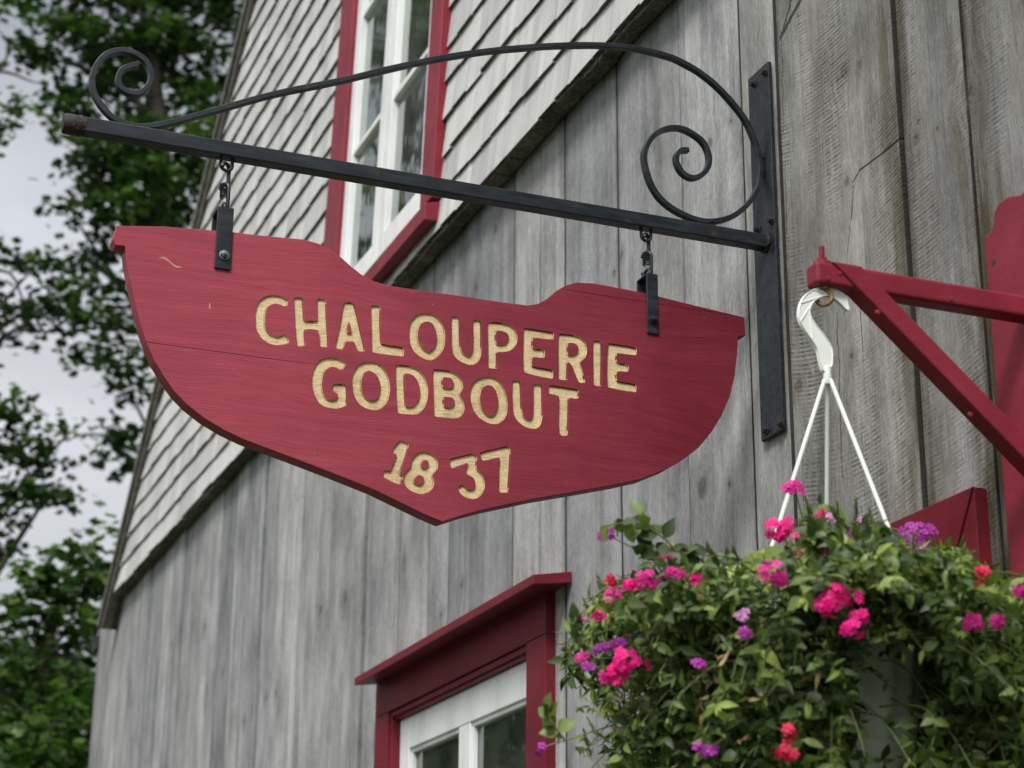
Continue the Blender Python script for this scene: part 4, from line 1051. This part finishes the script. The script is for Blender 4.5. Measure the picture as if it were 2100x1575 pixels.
# upright sprig of toothed leaves on the left and on top
def sprig(pxs, depthX, n_leaf, ls, rr):
    pts = [np.array(onX(x, y, depthX)) for x, y in pxs]
    SV.tube([tuple(p) for p in pts], .0014, 5, False)
    for i in range(1, len(pts)):
        for k in range(n_leaf):
            tg = pts[i] - pts[i - 1]; tg /= np.linalg.norm(tg); t = random.random(); p = pts[i - 1] * (1 - t) + pts[i] * t
            dd = tg * .5 + rng.normal(0, .7, 3); L0 = random.uniform(.022, .034) * ls
            leaf(p, dd, np.array([-1.0, .5, .6]) + rng.normal(0, .4, 3), L0, L0 * random.uniform(.6, .85), min(1, rr + random.uniform(-.25, .25)), .15)
sprig([(1400, 1150), (1370, 1110), (1335, 1085), (1318, 1050)], XH - .05, 3, 1.2, .5)
sprig([(1335, 1085), (1300, 1070), (1262, 1075), (1235, 1080)], XH - .05, 3, .9, .6)
sprig([(1370, 1110), (1345, 1130), (1310, 1125)], XH - .05, 3, 1.0, .35)
sprig([(1520, 1240), (1480, 1190), (1440, 1150), (1400, 1120)], XH - .06, 4, 1.1, .35)
sprig([(1660, 1160), (1650, 1100), (1668, 1060), (1680, 1035)], XH - .02, 6, .9, .6)
sprig([(1540, 1200), (1520, 1175), (1560, 1165)], XH - .1, 5, 1.5, .95)
sprig([(1200, 1340), (1180, 1300), (1180, 1255)], XH - .05, 6, .8, .5)
sprig([(1160, 1520), (1130, 1480), (1118, 1440)], XH - .05, 6, .8, .5)
sprig([(1800, 1180), (1790, 1120), (1775, 1080)], XH + .02, 6, .8, .4)
M_leafb = mat_leaf('basket_leaves', (.009, .021, .005), (.058, .100, .018), (.25, .33, .065), .22, .45, True)
def leafobj(name, V, F, Rr, mat, parent):
    V = np.array(V) - (wloc(parent) if parent is not None else 0); F = np.array(F, dtype=np.int32); k = F.shape[1]
    me = bpy.data.meshes.new(name); me.vertices.add(len(V)); me.vertices.foreach_set('co', V.astype(np.float32).ravel())
    me.loops.add(F.size); me.loops.foreach_set('vertex_index', F.ravel()); me.polygons.add(len(F))
    me.polygons.foreach_set('loop_start', np.arange(0, F.size, k, dtype=np.int32))
    at = me.attributes.new('rnd', 'FLOAT', 'FACE'); at.data.foreach_set('value', np.array(Rr, dtype=np.float32))
    me.materials.append(mat); me.update(calc_edges=True); me.validate()
    o = bpy.data.objects.new(name, me); link(o, parent); return o
fo = leafobj('foliage', LV, LF, LR, M_leafb, bas); fo['kind'] = 'stuff'
me = fo.data; me.polygons.foreach_set('use_smooth', [True] * len(me.polygons))
so_ = obj('stems', SV, mat_plain('green_stems', (.09, .12, .035), .6), bas, smooth=True); so_['kind'] = 'stuff'
# dead, papery brown bits among the leaves
LV, LF, LR = [], [], []
for i in range(300):
    t = tipfield(); 
    if visible_pot(t): continue
    for k in range(4): leaf(t + rng.normal(0, .006, 3), rng.normal(0, 1, 3), rng.normal(0, 1, 3), random.uniform(.010, .022), random.uniform(.003, .006), random.random(), .9)
wo = leafobj('withered_blooms', LV, LF, LR, mat_leaf('withered', (.10, .06, .03), (.26, .17, .08), (.40, .29, .15), .2, .7), bas); wo['kind'] = 'stuff'
# flower heads: many small five-petalled florets on a dome
def petal_mat(name, c, c2):
    g = G(name); r = g.attr('rnd'); col = g.ramp(r, [(0, c2), (.45, c), (1, tuple(np.minimum(np.array(c) * 1.25 + .02, 1)))])
    g.fin(col, .5, Specular_IOR_Level=.25)
    t = g.n('ShaderNodeBsdfTranslucent'); ms = g.n('ShaderNodeMixShader'); g.put(col, t.inputs[0]); ms.inputs[0].default_value = .3
    g.nt.links.new(g.b.outputs[0], ms.inputs[1]); g.nt.links.new(t.outputs[0], ms.inputs[2]); g.nt.links.new(ms.outputs[0], g.out.inputs[0]); return g.m
PM = {'hot': petal_mat('hot_pink_petals', (.86, .008, .24), (.70, .005, .16)), 'red': petal_mat('crimson_petals', (.66, .010, .075), (.40, .006, .05)),
      'mag': petal_mat('magenta_petals', (.62, .018, .25), (.42, .02, .22)), 'pur': petal_mat('purple_petals', (.42, .045, .36), (.24, .025, .25)),
      'lil': petal_mat('lilac_petals', (.62, .28, .50), (.45, .16, .40))}
wv = A[:, 2]; rt = A[:, 0]; upv = -A[:, 1]
for (px, py, rx, ry, kd) in HEADS:
    # surface of the plant facing the viewer: sphere-like shell round the basket
    pos_ = head_pos(px, py)
    dist = (pos_ - CAM) @ wv; s_ = dist / FPX; ax, ay = rx * s_ * 1.0, ry * s_ * 1.0
    LV, LF, LR = [], [], []
    fr = random.uniform(.0066, .0086)
    nfl = int(max(5, 3.4 * ax * ay / (fr * fr)))
    for k in range(min(nfl, 80)):
        a = random.uniform(0, 2 * math.pi); q = math.sqrt(random.random()) * (1 + .22 * math.sin(a * 3 + px) + .12 * math.sin(a * 5 + py))
        u, v = math.cos(a) * q, math.sin(a) * q; hgt = math.sqrt(max(0, 1 - q * q))
        c_ = pos_ + rt * u * ax + upv * v * ay - wv * hgt * min(ax, ay) * .55 + rng.normal(0, .0012, 3)
        nf = -wv * (hgt + .35) + rt * u + upv * (v + .35) + rng.normal(0, .30, 3); nf /= np.linalg.norm(nf)
        s1 = np.cross(nf, [0.1, .2, 1]); s1 /= np.linalg.norm(s1); s2 = np.cross(nf, s1); a0 = random.random() * 6; sh = random.random()
        for j in range(5):
            th = a0 + j * 2 * math.pi / 5; e = s1 * math.cos(th) + s2 * math.sin(th); f_ = -s1 * math.sin(th) + s2 * math.cos(th)
            b = len(LV); LV += [c_, c_ + e * fr * .6 + f_ * fr * .34 + nf * fr * .1, c_ + e * fr * 1.0 + f_ * fr * .22 - nf * fr * .05, c_ + e * fr * .86 + nf * fr * .0, c_ + e * fr * 1.0 - f_ * fr * .22 - nf * fr * .05, c_ + e * fr * .6 - f_ * fr * .34 + nf * fr * .1]
            LF.append((b, b + 1, b + 2, b + 3)); LF.append((b, b + 3, b + 4, b + 5)); LR += [.25 + sh * .6 + random.random() * .15] * 2
        b = len(LV); LV += [c_ + nf * .0012 + (s1 * math.cos(q_) + s2 * math.sin(q_)) * fr * .17 for q_ in (0, 1.57, 3.14, 4.71)]; LF.append((b, b + 1, b + 2, b + 3)); LR.append(0.0)
    hd = leafobj('flower_head', LV, LF, LR, PM[kd], bas)
    # green calyx and stalk going back into the plant
    mb = MB(); bk = pos_ + (cen - pos_) * .45 + np.array([0, 0, -.02]); mb.tube([tuple(pos_ + wv * .002), tuple((pos_ + bk) / 2 + np.array([0, 0, -.004])), tuple(bk)], .0011, 5, False)
    obj('stalk', mb, bpy.data.materials['green_stems'], hd)

# ------------------------------------------------------------------ trees
def tree(name, label, base, trunk_pts, rad0, blobs, mat, bark, leaf_size, dens, limbs=True, group=None, twigs=()):
    t = thing(name, base, label, 'tree', group)
    mb = MB(); P = [np.array(p, float) for p in trunk_pts]; n = len(P)
    mb.tube([tuple(p) for p in P], [rad0 * (1 - .75 * i / (n - 1)) for i in range(n)], 10)
    V, F, Rv = [], [], []
    for (c_, rr, w) in blobs:
        c_ = np.array(c_, float); rr = np.array(rr, float)
        # limb from the trunk point best below the clump
        k = min(range(n), key=lambda i: np.linalg.norm(P[i] - c_) + (3 if P[i][2] > c_[2] else 0)); s_ = P[k]
        midp = (s_ + c_) / 2 + rng.normal(0, .12, 3) * np.linalg.norm(c_ - s_) * .5 + np.array([0, 0, .1 * np.linalg.norm(c_ - s_)])
        L_ = np.linalg.norm(c_ - s_); r_b = min(rad0 * .35, .012 + .018 * L_)
        pts = [(1 - q) ** 2 * s_ + 2 * q * (1 - q) * midp + q * q * c_ for q in np.linspace(0, 1, 8)]
        mb.tube([tuple(p) for p in pts], [r_b * (1 - .8 * q) for q in np.linspace(0, 1, 8)], 6, False)
        nt_ = max(3, int(dens * w * rr[0] * rr[1] * rr[2] ** .5 * 62))
        for j in range(nt_):
            d_ = rng.normal(0, 1, 3); d_ /= np.linalg.norm(d_); q = random.random() ** .45; tc_ = c_ + d_ * rr * q
            ts = c_ + (tc_ - c_) * .3
            if j % 3 == 0: mb.tube([tuple(ts), tuple((ts + tc_) / 2 + rng.normal(0, .03, 3)), tuple(tc_)], [.010, .006, .003], 4, False)
            sh = random.random() * .5
            m_ = random.randint(24, 42)
            pc = tc_ + rng.normal(0, 1, (m_, 3)) * np.array([.15, .15, .07]) * (leaf_size / .11)
            for p in pc:
                a = random.random() * 6.28; dd = np.array([math.cos(a), math.sin(a), random.uniform(-.7, .15)]); dd /= np.linalg.norm(dd)
                nn = np.array([0, 0, 1.0]) + rng.normal(0, .45, 3); s1 = np.cross(dd, nn); s1 /= np.linalg.norm(s1); up_ = np.cross(s1, dd)
                l = leaf_size * random.uniform(.7, 1.25); w_ = l * .55; b = len(V)
                V += [p, p + dd * l * .25 + s1 * w_ * .75 + up_ * l * .06, p + dd * l * .55 + s1 * w_ * .45, p + dd * l * .62 + s1 * w_ * .95 - up_ * l * .05, p + dd * l, p + dd * l * .62 - s1 * w_ * .95 - up_ * l * .05, p + dd * l * .55 - s1 * w_ * .45, p + dd * l * .25 - s1 * w_ * .75 + up_ * l * .06]
                F += [(b, b + 1, b + 2, b + 4), (b, b + 4, b + 6, b + 7), (b + 2, b + 3, b + 4, b + 4 - 2 + 0) if False else (b + 2, b + 3, b + 4, b), (b, b + 4, b + 5, b + 6)]
                rv = min(1, sh + random.random() * .5); Rv += [rv] * 4
    for tw in twigs:
        q = catmull(tw, 4); mb.tube([tuple(p) for p in q], [.022 * (1 - .8 * i / len(q)) for i in range(len(q))], 5, False)
    obj('trunk', mb, bark, t, smooth=True)
    leafobj('crown', V, F, Rv, mat, t)
    return t
M_bark = mat_plain('dark_bark', (.055, .045, .035), .9, .4, 12, .8)
M_tl = mat_leaf('maple_leaves', (.012, .030, .010), (.034, .078, .018), (.12, .20, .045), .35, .45)
M_tl2 = mat_leaf('shrub_tree_leaves', (.016, .038, .012), (.050, .105, .024), (.15, .235, .05), .35, .45)
def at(px, py, X): return onX(px, py, X)
XT = 24.0
def bl(px, py, r, X, w=1.0, ry=None):
    s_ = X / FPX * 1.13; return (at(px, py, X), (r * s_ * 1.0, r * s_, (ry or r) * s_), w)
# big maple behind the far corner
b1 = at(330, 200, XT)
tb = [(at(470, 2000, XT)[0], at(470, 2000, XT)[1], 0), tuple(at(460, 1300, XT)), tuple(at(420, 800, XT)), tuple(at(345, 480, XT)), tuple(at(325, 250, XT)), tuple(at(310, 120, XT)), tuple(at(285, -60, XT)), tuple(at(270, -300, XT))]
BL1_ = [bl(90, 20, 60, XT, .9), bl(170, 40, 90, XT), bl(280, 60, 110, XT), bl(400, 50, 110, XT), bl(180, 130, 90, XT), bl(300, 160, 100, XT + 1), bl(420, 160, 90, XT), bl(170, 200, 60, XT, .8), bl(160, 270, 55, XT, .7), bl(250, 300, 90, XT - 1), bl(350, 300, 100, XT - 1),
       bl(200, 350, 80, XT - 1), bl(300, 400, 90, XT - 1.5), bl(380, 400, 80, XT), bl(170, 370, 50, XT, .7), bl(230, 460, 70, XT - 1, .8), bl(150, 440, 45, XT - 1, .8), bl(340, 470, 80, XT), bl(90, 120, 40, XT, .4), bl(60, 90, 30, XT, .3), bl(450, 260, 80, XT + 2),
       bl(210, 560, 55, XT - 1, .6), bl(240, 640, 50, XT - 1, .6), bl(200, 700, 48, XT - 1, .6), bl(260, 740, 42, XT - 1, .6), bl(265, 800, 34, XT - 1, .5), bl(185, 520, 40, XT, .5), bl(290, 540, 50, XT, .6), bl(250, 880, 26, XT - 1, .4), bl(270, 960, 28, XT - 1, .5), bl(170, 640, 22, XT, .4),
       bl(300, -120, 130, XT), bl(450, -90, 130, XT), bl(150, -120, 110, XT), bl(620, 100, 130, XT + 1), bl(560, 300, 110, XT + 1), bl(500, 500, 100, XT + 1)]
BL1 = [(c_, r_, w_ * (.55 if proj(np.array(c_))[1] > 500 else .78)) for c_, r_, w_ in BL1_]
tw1 = [[at(300, 420, XT), at(200, 470, XT), at(100, 600, XT), at(30, 650, XT)], [at(280, 700, XT), at(200, 690, XT), at(130, 650, XT), at(90, 500, XT)], [at(460, -20, XT), at(475, 60, XT), at(490, 160, XT), at(500, 300, XT)],
       [at(260, 900, XT), at(180, 890, XT), at(120, 905, XT), at(60, 890, XT)]]
tree('maple_tree', 'tall dark green maple tree rising behind the far end of the building', (b1[0], b1[1], 0), tb, .22, BL1, M_tl, M_bark, .13, .85, twigs=tw1)
# branches of another tree coming in from the left edge
XL2 = 19.0
b2 = at(-260, 800, XL2)
tb2 = [(b2[0], b2[1], 0), (b2[0] + .1, b2[1] + .1, 3), tuple(at(-250, 900, XL2)), tuple(at(-230, 500, XL2)), tuple(at(-240, 100, XL2))]
BL2 = [bl(10, 620, 42, XL2, .7), bl(60, 560, 50, XL2, .6), bl(90, 640, 48, XL2, .6), bl(120, 600, 42, XL2, .5), bl(30, 680, 40, XL2, .5), bl(20, 840, 46, XL2, .8), bl(60, 880, 50, XL2), bl(30, 950, 60, XL2), bl(85, 960, 50, XL2), bl(20, 1040, 55, XL2, .8), bl(95, 1020, 36, XL2, .7),
       bl(5, 240, 38, XL2, .6), bl(-30, 20, 50, XL2), bl(20, -20, 40, XL2, .6), bl(-120, 300, 110, XL2), bl(-120, 700, 130, XL2), bl(-100, 1000, 120, XL2), bl(-200, 100, 140, XL2), bl(0, 1130, 40, XL2, .5), bl(0, 500, 30, XL2, .4)]
tw2 = [[at(-60, 180, XL2), at(-5, 150, XL2), at(20, 105, XL2), at(45, 95, XL2)], [at(-40, 140, XL2), at(20, 150, XL2), at(60, 165, XL2), at(82, 172, XL2)], [at(-60, 900, XL2), at(40, 930, XL2), at(70, 1010, XL2), at(120, 1000, XL2)], [at(80, 960, XL2), at(130, 900, XL2), at(180, 860, XL2)], [at(-60, 560, XL2), at(20, 560, XL2), at(60, 640, XL2), at(130, 660, XL2)], [at(60, 600, XL2), at(90, 680, XL2), at(150, 640, XL2), at(170, 560, XL2)]]
tree('maple_tree', 'maple branches hanging in from the left edge against the sky', (b2[0], b2[1], 0), tb2, .26, BL2, M_tl, M_bark, .10, .72, twigs=tw2)
# bushy tree low at the left beside the wall
X3 = 16.0
b3 = at(60, 1700, X3)
tb3 = [(b3[0], b3[1], 0), (b3[0], b3[1], 1.5), tuple(at(75, 1560, X3)), tuple(at(90, 1350, X3)), tuple(at(130, 1200, X3))]
BL3 = [bl(200, 1110, 40, X3, .6), bl(215, 1160, 50, X3, .9), bl(150, 1200, 50, X3), bl(90, 1180, 30, X3, .5), bl(100, 1250, 55, X3), bl(190, 1250, 60, X3), bl(30, 1260, 40, X3), bl(60, 1330, 70, X3), bl(160, 1340, 75, X3), bl(20, 1420, 70, X3), bl(110, 1430, 80, X3), bl(190, 1440, 60, X3), bl(50, 1520, 90, X3), bl(150, 1530, 90, X3), bl(-40, 1350, 80, X3), bl(-60, 1500, 100, X3), bl(80, 1620, 110, X3), bl(200, 1620, 80, X3), bl(230, 1380, 60, X3 + 1), bl(240, 1200, 50, X3 + 1), bl(20, 1560, 60, X3 - 1), bl(130, 1480, 60, X3 - 1)]
tree('young_tree', 'bushy bright green young tree beside the far corner of the wall', (b3[0], b3[1], 0), tb3, .12, BL3, M_tl2, M_bark, .105, 1.0)
# darker trees further back that close the lower left corner, and trees across the yard that the window glass mirrors
X4 = 34
b4 = at(120, 1500, X4)
BL4 = [bl(60, 1500, 110, X4), bl(180, 1450, 110, X4), bl(100, 1380, 80, X4, .8), bl(240, 1350, 100, X4), bl(-40, 1400, 110, X4), bl(160, 1600, 120, X4), bl(10, 1600, 120, X4), bl(230, 1240, 60, X4)]
tree('background_tree', 'dark tree low in the far left corner behind the young tree', (b4[0], b4[1], 0), [(b4[0], b4[1], 0), (b4[0], b4[1], 3), tuple(at(120, 1400, X4))], .3, BL4, M_tl, M_bark, .16, .45)
for i, (x, y, h) in enumerate(((19.0, 3.9, 19), (27.0, 7.0, 25), (15.5, 4.6, 6.5))):
    BLm = [((x + rng.normal(0, 1.6), y + rng.normal(0, 1.1), h * random.uniform(.2, .98)), (1.3, 1.2, 1.0), .27) for k in range(34)]
    tree('yard_tree', ('nearer of two trees across the yard, mirrored in the upper window', 'tallest tree far across the yard, mirrored in the upper window', 'short bushy tree across the yard, mirrored in the lower window')[i], (x, y, 0), [(x, y, 0), (x, y, h * .3), (x + .2, y, h * .6), (x, y, h * .9)], .22, BLm, M_tl2, M_bark, .22, .16)
print('verts', sum(len(o.data.vertices) for o in bpy.data.objects if o.type == 'MESH'))
